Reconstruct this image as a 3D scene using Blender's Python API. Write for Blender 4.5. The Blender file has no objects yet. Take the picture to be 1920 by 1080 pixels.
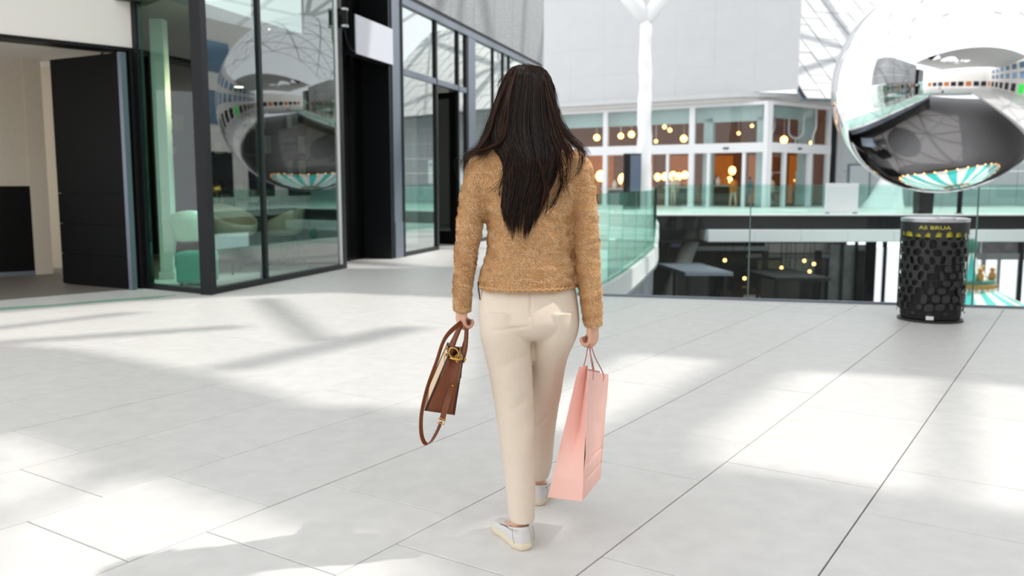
import bpy, bmesh, math, random
import numpy as np
from mathutils import Vector, Matrix, noise as mnoise
random.seed(7); rng = np.random.default_rng(7)
SC = bpy.context.scene
COL = SC.collection
PI = math.pi

# ------------------------------------------------------------------ camera, sky, sun, exposure
CAM_H = 1.27
FPX = 1638.0
PITCH = math.atan(195 / FPX)
cd = bpy.data.cameras.new('camera'); cam = bpy.data.objects.new('camera', cd); COL.objects.link(cam)
cam.location = (0, 0, CAM_H); cam.rotation_euler = (PI / 2 - PITCH, 0, 0)
cd.sensor_width = 36; cd.lens = 36 * FPX / 1920; cd.clip_end = 400
cd.dof.use_dof = True; cd.dof.focus_distance = 3.1; cd.dof.aperture_fstop = 2.9
SC.camera = cam

W = bpy.data.worlds.new('sky'); SC.world = W; W.use_nodes = True
bgn = W.node_tree.nodes['Background']
bgn.inputs['Color'].default_value = (0.94, 0.97, 1.0, 1); bgn.inputs['Strength'].default_value = 1.8

SUN = Vector((0.6235, 0.154, 0.766)).normalized()      # direction towards the sun
sd = bpy.data.lights.new('sun', 'SUN'); so = bpy.data.objects.new('sun', sd); COL.objects.link(so)
sd.energy = 2.7; sd.angle = math.radians(1.0); sd.color = (1.0, 0.955, 0.89)
so.rotation_euler = (-SUN).to_track_quat('-Z', 'Y').to_euler(); so.location = (20, 5, 30)

vs = SC.view_settings
vs.view_transform = 'Standard'; vs.look = 'None'; vs.exposure = 0.0; vs.gamma = 1.0; vs.use_curve_mapping = False

# ------------------------------------------------------------------ helpers
cP, sP = math.cos(PITCH), math.sin(PITCH)
def ray(px, py):
    a = (px - 960) / FPX; b = (540 - py) / FPX
    return (a, cP + b * sP, -sP + b * cP)
def at(px, py, Y):            # point at forward distance Y metres on the sight line of a measured position
    r = ray(px, py); t = Y / r[1]
    return Vector((r[0] * t, Y, CAM_H + r[2] * t))
def gnd(px, py, z=0.0):       # point on the level z
    r = ray(px, py); t = (z - CAM_H) / r[2]
    return Vector((r[0] * t, r[1] * t, z))
def lin(c):
    return tuple(((v / 255) / 12.92 if v / 255 <= 0.04045 else ((v / 255 + 0.055) / 1.055) ** 2.4) for v in c)

def mat(name, rgb, rough=0.5, metal=0.0, noise=0.0, nscale=20, bump=0.0, bscale=80, spec=0.5, emit=None, estr=0, rand=0.0, detail=4, coat=0.0):
    m = bpy.data.materials.new(name); m.use_nodes = True
    nt = m.node_tree; b = nt.nodes['Principled BSDF']
    c = lin(rgb)
    b.inputs['Base Color'].default_value = (*c, 1)
    b.inputs['Roughness'].default_value = rough; b.inputs['Metallic'].default_value = metal
    b.inputs['Specular IOR Level'].default_value = spec
    if coat: b.inputs['Coat Weight'].default_value = coat
    if emit:
        b.inputs['Emission Color'].default_value = (*lin(emit), 1); b.inputs['Emission Strength'].default_value = estr
    tc = None
    if noise or bump:
        tc = nt.nodes.new('ShaderNodeTexCoord')
    last = None
    if noise:
        n = nt.nodes.new('ShaderNodeTexNoise'); n.inputs['Scale'].default_value = nscale; n.inputs['Detail'].default_value = detail
        nt.links.new(tc.outputs['Object'], n.inputs['Vector'])
        mr = nt.nodes.new('ShaderNodeMapRange'); mr.inputs['From Min'].default_value = 0.3; mr.inputs['From Max'].default_value = 0.7
        mr.inputs['To Min'].default_value = 1 - noise; mr.inputs['To Max'].default_value = 1 + noise
        nt.links.new(n.outputs['Fac'], mr.inputs['Value'])
        mx = nt.nodes.new('ShaderNodeVectorMath'); mx.operation = 'SCALE'; mx.inputs[0].default_value = c
        nt.links.new(mr.outputs['Result'], mx.inputs['Scale']); last = mx.outputs['Vector']
    if rand:
        oi = nt.nodes.new('ShaderNodeObjectInfo')
        mr = nt.nodes.new('ShaderNodeMapRange'); mr.inputs['To Min'].default_value = 1 - rand; mr.inputs['To Max'].default_value = 1 + rand
        nt.links.new(oi.outputs['Random'], mr.inputs['Value'])
        mx = nt.nodes.new('ShaderNodeVectorMath'); mx.operation = 'SCALE'; mx.inputs[0].default_value = c
        if last: nt.links.new(last, mx.inputs[0])
        nt.links.new(mr.outputs['Result'], mx.inputs['Scale']); last = mx.outputs['Vector']
    if last: nt.links.new(last, b.inputs['Base Color'])
    if bump:
        n = nt.nodes.new('ShaderNodeTexNoise'); n.inputs['Scale'].default_value = bscale; n.inputs['Detail'].default_value = 5
        nt.links.new(tc.outputs['Object'], n.inputs['Vector'])
        bp = nt.nodes.new('ShaderNodeBump'); bp.inputs['Strength'].default_value = bump; bp.inputs['Distance'].default_value = 0.01
        nt.links.new(n.outputs['Fac'], bp.inputs['Height']); nt.links.new(bp.outputs['Normal'], b.inputs['Normal'])
    return m

def glass(name, tint, refl=1.0, ior=1.5, base=0.0):
    """architectural pane: tinted see-through with a mirror coat that grows at grazing angles"""
    m = bpy.data.materials.new(name); m.use_nodes = True; nt = m.node_tree
    for n in list(nt.nodes):
        if n.type != 'OUTPUT_MATERIAL': nt.nodes.remove(n)
    out = [n for n in nt.nodes if n.type == 'OUTPUT_MATERIAL'][0]
    tr = nt.nodes.new('ShaderNodeBsdfTransparent'); tr.inputs['Color'].default_value = (*tint, 1)
    gl = nt.nodes.new('ShaderNodeBsdfGlossy'); gl.inputs['Roughness'].default_value = 0.0
    gl.inputs['Color'].default_value = (0.93, 0.98, 0.96, 1)
    fr = nt.nodes.new('ShaderNodeFresnel'); fr.inputs['IOR'].default_value = ior
    mr = nt.nodes.new('ShaderNodeMath'); mr.operation = 'MULTIPLY_ADD'; mr.use_clamp = True
    mr.inputs[1].default_value = refl; mr.inputs[2].default_value = base
    nt.links.new(fr.outputs['Fac'], mr.inputs[0])
    mx = nt.nodes.new('ShaderNodeMixShader')
    nt.links.new(tr.outputs[0], mx.inputs[1]); nt.links.new(gl.outputs[0], mx.inputs[2])
    ge = nt.nodes.new('ShaderNodeNewGeometry'); iv = nt.nodes.new('ShaderNodeMath'); iv.operation = 'SUBTRACT'; iv.inputs[0].default_value = 1.0
    mu = nt.nodes.new('ShaderNodeMath'); mu.operation = 'MULTIPLY'          # only the outer skin of the pane mirrors
    nt.links.new(ge.outputs['Backfacing'], iv.inputs[1]); nt.links.new(mr.outputs[0], mu.inputs[0]); nt.links.new(iv.outputs[0], mu.inputs[1])
    nt.links.new(mu.outputs[0], mx.inputs['Fac'])
    nt.links.new(mx.outputs[0], out.inputs['Surface'])
    return m

class MB:
    """collects shapes for ONE mesh object (world coordinates unless built at the origin)"""
    def __init__(s): s.v = []; s.f = []; s.mi = []
    def add(s, v, f, m=0):
        o = len(s.v); s.v += [tuple(p) for p in v]; s.f += [tuple(i + o for i in q) for q in f]; s.mi += [m] * len(f); return s
    def hexa(s, p, m=0):      # 4 bottom points, 4 top points
        return s.add(p, [(3, 2, 1, 0), (4, 5, 6, 7), (0, 1, 5, 4), (1, 2, 6, 5), (2, 3, 7, 6), (3, 0, 4, 7)], m)
    def box(s, x0, x1, y0, y1, z0, z1, m=0):
        return s.hexa([(x0, y0, z0), (x1, y0, z0), (x1, y1, z0), (x0, y1, z0), (x0, y0, z1), (x1, y0, z1), (x1, y1, z1), (x0, y1, z1)], m)
    def bar(s, a, b, w, h, m=0, up=(0, 0, 1)):   # square bar from a to b
        a = Vector(a); b = Vector(b); d = (b - a).normalized(); up = Vector(up)
        if abs(d.dot(up)) > 0.98: up = Vector((0, 1, 0))
        x = d.cross(up).normalized() * w / 2; y = x.cross(d).normalized() * h / 2
        return s.hexa([a - x - y, a + x - y, a + x + y, a - x + y, b - x - y, b + x - y, b + x + y, b - x + y], m)
    def prism(s, poly, z0, z1, m=0):             # convex or fan-safe polygon, counter-clockwise
        n = len(poly)
        v = [(p[0], p[1], z0) for p in poly] + [(p[0], p[1], z1) for p in poly]
        f = [tuple(reversed(range(n))), tuple(range(n, 2 * n))] + [(i, (i + 1) % n, n + (i + 1) % n, n + i) for i in range(n)]
        return s.add(v, f, m)
    def loop(s, rings, m=0, cap=True, closed=False):   # rings = equal-length lists of points
        n = len(rings[0]); v = [p for r in rings for p in r]; f = []
        R = len(rings)
        for i in range(R if closed else R - 1):
            a = i * n; b = ((i + 1) % R) * n
            for j in range(n): k = (j + 1) % n; f.append((a + j, a + k, b + k, b + j))
        if cap and not closed: f.append(tuple(reversed(range(n)))); f.append(tuple(range((R - 1) * n, R * n)))
        return s.add(v, f, m)
    def tube(s, pts, r, n=8, m=0, cap=True, closed=False, flat=1.0):
        pts = [Vector(p) for p in pts]; N = len(pts)
        rs = r if isinstance(r, (list, tuple)) else [r] * N
        rings = []; pu = None
        for i, p in enumerate(pts):
            if closed: d = pts[(i + 1) % N] - pts[i - 1]
            else: d = pts[min(i + 1, N - 1)] - pts[max(i - 1, 0)]
            d.normalize()
            if pu is None:
                pu = Vector((0, 0, 1)) if abs(d.z) < 0.9 else Vector((0, 1, 0))
            x = d.cross(pu)
            if x.length < 1e-5: x = d.orthogonal()
            x.normalize(); pu = x.cross(d).normalized()
            rings.append([p + x * math.cos(2 * PI * k / n) * rs[i] + pu * math.sin(2 * PI * k / n) * rs[i] * flat for k in range(n)])
        return s.loop(rings, m, cap, closed)
    def lathe(s, prof, c=(0, 0, 0), n=32, m=0, cap=True):
        rings = [[(c[0] + r * math.cos(2 * PI * k / n), c[1] + r * math.sin(2 * PI * k / n), c[2] + z) for k in range(n)] for r, z in prof]
        return s.loop(rings, m, cap)
    def ball(s, c, r, n=16, k=10, m=0, sz=1.0):
        return s.lathe([(max(r * math.sin(PI * i / k), 1e-4), -r * math.cos(PI * i / k) * sz) for i in range(k + 1)], c, n, m)
    def mesh(s, name, mats, o=(0, 0, 0), smooth=False):
        me = bpy.data.meshes.new(name)
        me.from_pydata([(p[0] - o[0], p[1] - o[1], p[2] - o[2]) for p in s.v], [], s.f)
        mats = mats if isinstance(mats, (list, tuple)) else [mats]
        for q in mats: me.materials.append(q)
        if len(mats) > 1: me.polygons.foreach_set('material_index', s.mi)
        if smooth is True: me.polygons.foreach_set('use_smooth', [True] * len(me.polygons))
        elif smooth:
            me.polygons.foreach_set('use_smooth', [True] * len(me.polygons)); me.set_sharp_from_angle(angle=math.radians(smooth))
        me.update(); return me
    def build(s, name, mats, parent=None, smooth=False, bevel=0):
        o = org(parent)
        ob = bpy.data.objects.new(name, s.mesh(name, mats, o, smooth)); COL.objects.link(ob)
        if parent: ob.parent = parent; ORG[ob.name] = o
        if bevel:
            b = ob.modifiers.new('bevel', 'BEVEL'); b.width = bevel; b.segments = 2; b.limit_method = 'ANGLE'
        return ob
ORG = {}
def org(p): return ORG.get(p.name, (0, 0, 0)) if p else (0, 0, 0)
def meshobj(name, me, parent=None):
    ob = bpy.data.objects.new(name, me); COL.objects.link(ob)
    if parent: ob.parent = parent; ORG[ob.name] = org(parent)
    return ob
def tag(o, label=None, cat=None, group=None, kind=None):
    if label: o['label'] = label
    if cat: o['category'] = cat
    if group: o['group'] = group
    if kind: o['kind'] = kind
    return o
def thing(name, label, cat, loc=(0, 0, 0), group=None):
    o = bpy.data.objects.new(name, None); COL.objects.link(o); o.location = loc; o.empty_display_size = .2
    ORG[o.name] = tuple(loc); return tag(o, label, cat, group)
def struct(o): o['kind'] = 'structure'; return o
def sroot(name, loc=(0, 0, 0)):
    o = bpy.data.objects.new(name, None); COL.objects.link(o); o.location = loc; ORG[o.name] = tuple(loc); return struct(o)
def dup(root, loc, rotz=0.0, label=None):
    r = root.copy(); COL.objects.link(r); r.location = loc; r.rotation_euler = (0, 0, rotz)
    if label: r['label'] = label
    for ch in list(root.children):
        c = ch.copy(); COL.objects.link(c); c.parent = r
        for g in ch.children:
            d = g.copy(); COL.objects.link(d); d.parent = c
    return r
def fill2d(name, loops, z0, z1, m, parent=None):     # flat plate with holes: loops[0] outline, the rest openings
    cu = bpy.data.curves.new(name, 'CURVE'); cu.dimensions = '2D'; cu.fill_mode = 'BOTH'; cu.extrude = (z1 - z0) / 2
    for L in loops:
        sp = cu.splines.new('POLY'); sp.points.add(len(L) - 1)
        for i, p in enumerate(L): sp.points[i].co = (p[0], p[1], 0, 1)
        sp.use_cyclic_u = True
    t = bpy.data.objects.new('t', cu); COL.objects.link(t); t.location = (0, 0, 0)
    bpy.context.view_layer.update()
    me = bpy.data.meshes.new_from_object(t.evaluated_get(bpy.context.evaluated_depsgraph_get()))
    bpy.data.objects.remove(t); bpy.data.curves.remove(cu)
    me.name = name; me.materials.clear(); me.materials.append(m)
    me.transform(Matrix.Translation((0, 0, (z0 + z1) / 2)) )
    return meshobj(name, me, parent)
def remesh(mb, vox, smooth_it=4, fac=0.5):
    t = meshobj('t', mb.mesh('t', MT['white'])); r = t.modifiers.new('r', 'REMESH'); r.mode = 'VOXEL'; r.voxel_size = vox
    if smooth_it:
        sm = t.modifiers.new('s', 'SMOOTH'); sm.iterations = smooth_it; sm.factor = fac
    bpy.context.view_layer.update()
    me = bpy.data.meshes.new_from_object(t.evaluated_get(bpy.context.evaluated_depsgraph_get()))
    bpy.data.objects.remove(t)
    me.materials.clear(); me.polygons.foreach_set('use_smooth', [True] * len(me.polygons)); return me
def catmull(P, n):            # P (k,d) control rows -> smooth rows
    P = np.asarray(P, float); Q = np.vstack([2 * P[0] - P[1], P, 2 * P[-1] - P[-2]]); out = []
    for i in range(1, len(Q) - 2):
        p0, p1, p2, p3 = Q[i - 1], Q[i], Q[i + 1], Q[i + 2]
        for t in np.linspace(0, 1, n, endpoint=False):
            out.append(0.5 * ((2 * p1) + (-p0 + p2) * t + (2 * p0 - 5 * p1 + 4 * p2 - p3) * t * t + (-p0 + 3 * p1 - 3 * p2 + p3) * t ** 3))
    out.append(Q[-2]); return np.array(out)
def loft(mb, rings, seg=36, sub=5, m=0, cap=True):   # rings: (cx,cy,cz,rx,ry,power)
    R = catmull([tuple(r) + ((2.0,) if len(r) == 5 else ()) for r in rings], sub)
    L = []
    for cx, cy, cz, rx, ry, pw in R:
        e = 2 / pw; ring = []
        for k in range(seg):
            a = 2 * PI * k / seg; c, s_ = math.cos(a), math.sin(a)
            ring.append((cx + rx * math.copysign(abs(c) ** e, c), cy + ry * math.copysign(abs(s_) ** e, s_), cz))
        L.append(ring)
    return mb.loop(L, m, cap)

# ------------------------------------------------------------------ materials
MT = {}
def M(key, *a, **k): MT[key] = mat(key, *a, **k); return MT[key]
M('white', (225, 225, 224), .6)
M('tile', (212, 210, 207), .42, noise=.05, nscale=9, bump=.05, bscale=160, rand=.02, detail=8)
M('floor', (212, 210, 207), .42, noise=.04, nscale=5, bump=.04, bscale=120)
M('grout', (120, 120, 124), .9)
M('wall_white', (240, 236, 230), .65)
M('far_white', (196, 197, 198), .6, noise=.015, nscale=1.2)
M('far_panel', (176, 178, 180), .5, rand=.04)
M('black', (13, 13, 14), .45, spec=.3)
M('black_gloss', (8, 9, 9), .45, spec=.1)
M('frame_dark', (22, 24, 27), .4, spec=.3)
M('frame_grey', (120, 128, 140), .35, metal=.5)
M('frame_white', (228, 229, 231), .45)
M('mesh_metal', (158, 160, 162), .5, metal=.05, noise=.3, nscale=26, bump=.25, bscale=90)
M('soffit', (196, 194, 191), .6)
M('lobby_wall', (216, 207, 190), .7, noise=.03, nscale=30)
M('wainscot', (12, 12, 12), .6, spec=.15)
M('lobby_floor', (120, 114, 108), .5, noise=.06, nscale=8)
M('steel', (190, 192, 195), .28, metal=.9)
M('chrome', (245, 245, 247), .015, metal=1.0)
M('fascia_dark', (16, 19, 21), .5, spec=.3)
M('fascia_white', (240, 241, 242), .5)
M('void_floor', (120, 118, 118), .35, noise=.04, nscale=2)
M('lower_dark', (52, 51, 50), .55, noise=.2, nscale=1.5)
M('dark_wood', (62, 48, 38), .5, noise=.2, nscale=6)
M('amber_glow', (150, 90, 44), .6, noise=.25, nscale=1.4, emit=(196, 112, 44), estr=.45)  # warm lamp glow put into the colour of shop walls and wares
M('amber_glow_dim', (84, 52, 34), .6, noise=.3, nscale=1.0, emit=(130, 78, 48), estr=.25)  # dimmer glow put into the colour of upper walls, piers and ceiling
M('lamp_warm', (255, 200, 120), .4, emit=(255, 190, 105), estr=7)
M('lamp_white', (255, 244, 230), .4, emit=(255, 238, 214), estr=6)
M('day_window', (240, 242, 244), .4, emit=(244, 246, 250), estr=1.1)
M('blue_screen', (40, 100, 220), .3, emit=(30, 100, 235), estr=1.2)
M('green_screen', (40, 190, 60), .3, emit=(40, 200, 70), estr=.9)
M('teal', (62, 196, 188), .55)
M('cream', (238, 234, 224), .55)
M('gold_paint', (190, 138, 70), .4, metal=.3)
M('brass', (212, 168, 86), .22, metal=1.0)
M('green_paint', (70, 132, 112), .5)
M('shell_white', (226, 232, 222), .35)
M('shell_beige', (186, 170, 154), .55, noise=.05, nscale=60)
M('ottoman', (96, 156, 146), .75, noise=.06, nscale=80)
M('leaf', (62, 120, 48), .5, noise=.25, nscale=12)
M('clay', (206, 204, 196), .6)
M('poster', (228, 226, 222), .6)
M('red_print', (190, 70, 56), .6)
M('skin', (222, 172, 146), .5, noise=.03, nscale=40)
M('skin_far', (200, 150, 122), .5)
M('screen_black', (26, 30, 36), .2)
M('bin_black', (32, 33, 34), .45, bump=.05, bscale=300)
M('bin_dark', (12, 12, 12), .7)
M('yellow_bag', (214, 204, 52), .5)
M('sticker', (215, 217, 218), .5)
M('sign_face', (205, 207, 216), .35, emit=(205, 208, 220), estr=.12)
G_BOX = glass('glass_box', (.82, .95, .92), 1.3, 1.55, .14)
G_GREEN = glass('glass_green', (.74, .94, .87), .9, 1.5, .03)
G_DOOR = glass('glass_door', (.42, .42, .40), .9, 1.5, .02)
G_SHOP = glass('glass_shopfront', (.90, .95, .94), 1.5, 1.6, .30)
G_RAIL = glass('glass_rail', (.955, .99, .98), .45, 1.5, .0)
G_RAILFAR = glass('glass_rail_far', (.80, .95, .91), 1.0, 1.5, .06)
G_FAR = glass('glass_far', (.96, .97, .97), .9, 1.5, .02)

# ------------------------------------------------------------------ floor with its paving, and the void
UD = Vector((1087, 1650, 0)).normalized(); VD = Vector((-UD.y, UD.x, 0))    # the two directions of the paving
def UV(u, v, z=0.0): return UD * u + VD * v + Vector((0, 0, z))
def uv_of(p): return (p[0] * UD.x + p[1] * UD.y, p[0] * VD.x + p[1] * VD.y)
RA = Vector((0.75, 9.97, 0)); RD = Vector((1, -0.2444, 0)).normalized()     # near edge of the void
RN = Vector((RD.y, -RD.x, 0))
if RN.y > 0: RN = -RN                                                        # towards the camera
RB = RA + RD * 13.2
LEFT_EDGE = [(0.75, 9.97), (1.13, 10.9), (1.46, 11.9), (1.95, 13.73), (2.46, 15.71), (3.02, 18.2), (3.9, 23.5), (4.75, 28.5), (5.95, 37.0)]
VOID = LEFT_EDGE + [(24.0, 37.0), (RB.x, RB.y)]
def clip(poly, p0, n):        # keep the side where (p-p0).n >= 0
    out = []
    for i in range(len(poly)):
        a, b = Vector(poly[i]), Vector(poly[(i + 1) % len(poly)])
        da, db = (a - p0).dot(n), (b - p0).dot(n)
        if da >= 0: out.append(a)
        if da * db < 0: out.append(a + (b - a) * (da / (da - db)))
    return out
U0, U1, V0, V1 = -1.2, 11.8, -4.5, 8.6
zone = clip([UV(U0, V0), UV(U1, V0), UV(U1, V1), UV(U0, V1)], RA + RN * 0.12, RN)
outer = [(-26, -16), (46, -16), (46, 62), (-26, 62)]
floor = fill2d('floor', [outer, VOID, [(p.x, p.y) for p in zone]], -0.32, 0.0, MT['floor'])
struct(floor)
fill2d('grout_bed', [[(p.x, p.y) for p in zone]], -0.30, -0.014, MT['grout'], floor)
JOINTS = {0: [3.487, 4.11, 5.34, 6.57], 1: [2.567, 3.797, 5.03, 6.2, 7.43], 2: [2.26, 3.49, 4.128, 5.368, 6.6], 3: [1.96, 2.577, 3.80, 5.03],
          4: [2.264, 3.497, 4.12, 5.35], 5: [1.956, 2.573, 3.80, 5.03], 6: [2.26, 3.49, 4.72], 7: [2.567, 3.80, 5.03], 8: [2.26, 3.487, 4.72]}
VL = {0: .0, 1: .662, 2: 1.322, 3: 1.982, 4: 2.638, 5: 3.29, 6: 3.932, 7: 4.586, 8: 5.232, 9: 5.87}
def vline(r): return VL[r] if r in VL else (0.0 + .654 * r if r < 0 else 5.87 + .654 * (r - 9))
n_tile = 0
for r in range(-7, 14):
    va, vb = vline(r), vline(r + 1)
    if va >= V1 or vb <= V0: continue
    js = list(JOINTS.get(r, [2.26 if r % 2 else 2.567 + (.615 if r % 3 == 0 else 0)]))
    rr = random.Random(r)
    while js[-1] < U1: js.append(js[-1] + (1.232 if rr.random() < .8 else .616))
    while js[0] > U0: js.insert(0, js[0] - (1.232 if rr.random() < .8 else .616))
    for a, b in zip(js[:-1], js[1:]):
        a, b = max(a, U0), min(b, U1)
        if b - a < .05: continue
        g = .0028
        quad = [UV(a + g, max(va, V0) + g), UV(b - g, max(va, V0) + g), UV(b - g, min(vb, V1) - g), UV(a + g, min(vb, V1) - g)]
        q = clip(quad, RA + RN * 0.125, RN)
        if len(q) < 3: continue
        c = sum(q, Vector()) / len(q)
        if c.y < 0.2 or abs(c.x) > .8 * c.y + 1.0: continue_far = True
        else: continue_far = False
        mb = MB(); dz = random.uniform(-.0006, .0006)
        k = len(q); e = .0022
        inn = [p + (c - p).normalized() * e for p in q]
        v = [(p.x, p.y, -.012) for p in q] + [(p.x, p.y, -.002 + dz) for p in q] + [(p.x, p.y, dz) for p in inn]
        f = [(i, (i + 1) % k, k + (i + 1) % k, k + i) for i in range(k)] + [(k + i, k + (i + 1) % k, 2 * k + (i + 1) % k, 2 * k + i) for i in range(k)] + [tuple(range(2 * k, 3 * k))]
        mb.add(v, f); mb.build('tile', MT['tile'], floor); n_tile += 1
print('tiles', n_tile)

# lower level
lf = MB().box(-26, 46, -6, 62, -6.2, -6.0).build('floor', MT['void_floor']); struct(lf)
def strip(pts, z0, z1, th, m, name, parent=None, off=0.0):
    """a band of height z0..z1 that follows pts (2-D), thickness th"""
    P = [Vector((p[0], p[1], 0)) for p in pts]; L = []
    for i, p in enumerate(P):
        d = (P[min(i + 1, len(P) - 1)] - P[max(i - 1, 0)]).normalized(); n = Vector((d.y, -d.x, 0))
        a = p + n * off; b = p + n * (off + th)
        L.append([(a.x, a.y, z0), (b.x, b.y, z0), (b.x, b.y, z1), (a.x, a.y, z1)])
    return MB().loop(L).build(name, m, parent)
LC = catmull(LEFT_EDGE, 5).tolist()
tr = struct(strip(LC, -.30, -.002, .02, MT['fascia_white'], 'trim_1'))
strip(LC, -.36, -.30, .035, MT['steel'], 'edge_strip', tr)
strip(LC, -1.1, -.36, .02, MT['frame_grey'], 'side_panel', tr, -.1)
tr = struct(strip([(RA.x - .02, RA.y), (RB.x, RB.y)], -.9, -.002, .02, MT['fascia_white'], 'trim_2'))
# far slab: dark band, white ledge, and the soffit below it
tr = struct(MB().box(5.9, 24.0, 36.95, 37.4, -.62, -.05).build('trim_3', MT['fascia_dark']))
MB().box(5.9, 24, 36.85, 37.0, -.05, .0).build('edge_strip', MT['fascia_white'], tr)
tr2 = sroot('trim_4')
x = 8.2
while x < 24:                                     # the white ledge is made of separate panels
    MB().box(x, min(x + 1.93, 24) - .012, 36.4, 38.2, -1.12 + random.uniform(-.004, .004), -.64).build('ledge_panel', MT['fascia_white'], tr2); x += 1.93
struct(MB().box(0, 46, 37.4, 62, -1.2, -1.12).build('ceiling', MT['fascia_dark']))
struct(MB().box(24.0, 24.3, 6, 37, -1.2, -.05).build('trim_5', MT['fascia_dark']))

# ------------------------------------------------------------------ the left building
TH = math.radians(16.5); FD = Vector((math.sin(TH), math.cos(TH), 0)); FN = Vector((FD.y, -FD.x, 0))   # along, outwards
F0 = Vector((-3.491, 10.041, 0))
def FP(s, z, off=0.0): p = F0 + FD * s + FN * off; return Vector((p.x, p.y, z))
def fbox(mb, s0, s1, z0, z1, o0, o1, m=0):
    return mb.hexa([FP(s0, z0, o0), FP(s0, z0, o1), FP(s1, z0, o1), FP(s1, z0, o0), FP(s0, z1, o0), FP(s0, z1, o1), FP(s1, z1, o1), FP(s1, z1, o0)], m)
def fpart(name, m, parent, s0, s1, z0, z1, o0, o1):
    return fbox(MB(), s0, s1, z0, z1, o0, o1).build(name, m, parent)
RT = Vector((-.946, .572, 0)).normalized(); RTN = Vector((-RT.y * 1, RT.x, 0))      # return face, its outward side
if RTN.y > 0: RTN = -RTN
def RP(t, z, off=0.0): p = F0 + RT * t + RTN * off; return Vector((p.x, p.y, z))
def rpart(name, m, parent, t0, t1, z0, z1, o0, o1):
    return MB().hexa([RP(t0, z0, o0), RP(t1, z0, o0), RP(t1, z0, o1), RP(t0, z0, o1), RP(t0, z1, o0), RP(t1, z1, o0), RP(t1, z1, o1), RP(t0, z1, o1)]).build(name, m, parent)

# glass corner box: window_1 (towards the entrance) and window_2 (towards the void)
ZT = 4.6
w1 = sroot('window_1', tuple(RP(.55, 0)))
rpart('pane', G_GREEN, w1, .06, 1.10, .06, ZT, -.015, .0)
rpart('sill', MT['frame_dark'], w1, .0, 1.16, 0, .06, -.06, .03)
rpart('post', MT['frame_dark'], w1, 1.08, 1.16, .06, ZT, -.06, .03)
rpart('glass_edge', G_GREEN, w1, 1.02, 1.05, .06, ZT, .0, .02)
w2 = sroot('window_2', tuple(FP(1.7, 0)))
fpart('corner_post', MT['frame_dark'], w2, -.06, .05, 0, ZT, -.09, .05)
fpart('pane', G_BOX, w2, .05, 1.13, .07, ZT, -.02, .0)
fpart('pane', G_BOX, w2, 1.19, 3.22, .07, ZT, -.02, .0)
fpart('post', MT['frame_dark'], w2, 1.13, 1.19, .07, ZT, -.06, .03)
fpart('post', MT['frame_dark'], w2, 3.22, 3.33, .0, ZT, -.08, .04)
fpart('glass_edge', MT['frame_white'], w2, 3.18, 3.22, .07, ZT, .0, .03)
fpart('sill', MT['frame_dark'], w2, .05, 3.22, 0, .07, -.08, .04)
# parapet above the box
struct(fbox(MB(), -.06, 3.33, ZT, 9, -.3, .02).build('wall_left', MT['mesh_metal']))

# black recess beside it
wb = struct(fbox(MB(), 3.33, 5.12, 0, 9, -.62, -.50).build('wall_left', MT['black']))
fpart('side_panel', MT['black'], wb, 3.33, 3.36, 0, 9, -.5, -.08)
for k in range(3): fpart('cladding_panel', MT['black_gloss'], wb, 3.40 + .56 * k, 3.94 + .56 * k, .05, 8.9, -.5, -.485)
fpart('jamb', MT['frame_dark'], wb, 5.02, 5.11, 0, 9, -.5, .02)
# pillar
pl = struct(fbox(MB(), 5.12, 5.47, 0, 9, -.4, .04).build('wall_left', MT['frame_grey']))
fpart('joint_cover', MT['frame_dark'], pl, 5.47, 5.53, 0, 4.5, -.1, .06)
fpart('base_plate', MT['frame_grey'], pl, 5.13, 5.46, .02, .62, .04, .052)

# second shopfront: window_3 with its door
w3 = sroot('window_3', tuple(FP(7, 0)))
Zt, Zr = 4.32, 3.2
for s0, s1, z0, z1 in ((5.53, 7.14, .07, Zr - .05), (5.53, 7.14, Zr + .05, Zt), (7.22, 8.36, Zr + .05, Zt), (8.42, 8.86, .07, Zr - .05), (8.42, 8.86, Zr + .05, Zt)):
    fpart('pane', G_SHOP, w3, s0, s1, z0, z1, -.03, -.01)
for s0, s1, z0, z1, n in ((7.14, 7.22, 0, Zt, 'mullion'), (8.36, 8.42, 0, Zt, 'mullion'), (8.86, 8.96, 0, Zt, 'mullion'), (5.53, 8.86, Zr - .05, Zr + .05, 'transom'), (5.53, 7.14, 0, .07, 'sill'), (8.42, 8.86, 0, .07, 'sill')):
    fpart(n, MT['frame_dark'] if n != 'transom' else MT['frame_grey'], w3, s0, s1, z0, z1, -.07, .03)
fpart('header', MT['frame_grey'], w3, 5.47, 15.2, Zt, Zt + .12, -.07, .05)
fpart('header_shadow_gap', MT['black'], w3, 5.47, 15.2, Zt + .12, Zt + .2, -.1, .0)
d2 = sroot('door_2', tuple(FP(7.25, 0)))        # open leaf, swung inwards
dd = (FN * -1.0 + FD * .35).normalized()
h0 = FP(8.33, 0, -.03); dn = Vector((dd.y, -dd.x, 0))
def leaf(mb, a0, a1, z0, z1, t0, t1):
    P = lambda a, t, z: h0 + dd * a + dn * t + Vector((0, 0, z))
    return mb.hexa([P(a0, t0, z0), P(a1, t0, z0), P(a1, t1, z0), P(a0, t1, z0), P(a0, t0, z1), P(a1, t0, z1), P(a1, t1, z1), P(a0, t1, z1)])
leaf(MB(), 0, .12, .02, 3.12, 0, .05).build('stile', MT['black_gloss'], d2)
leaf(MB(), .94, 1.06, .02, 3.12, 0, .05).build('stile', MT['black_gloss'], d2)
leaf(MB(), .12, .94, .02, .3, 0, .05).build('rail', MT['black_gloss'], d2)
leaf(MB(), .12, .94, 3.0, 3.12, 0, .05).build('rail', MT['black_gloss'], d2)
leaf(MB(), .12, .94, .3, 3.0, .02, .03).build('pane', G_DOOR, d2)
hb = MB()
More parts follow.
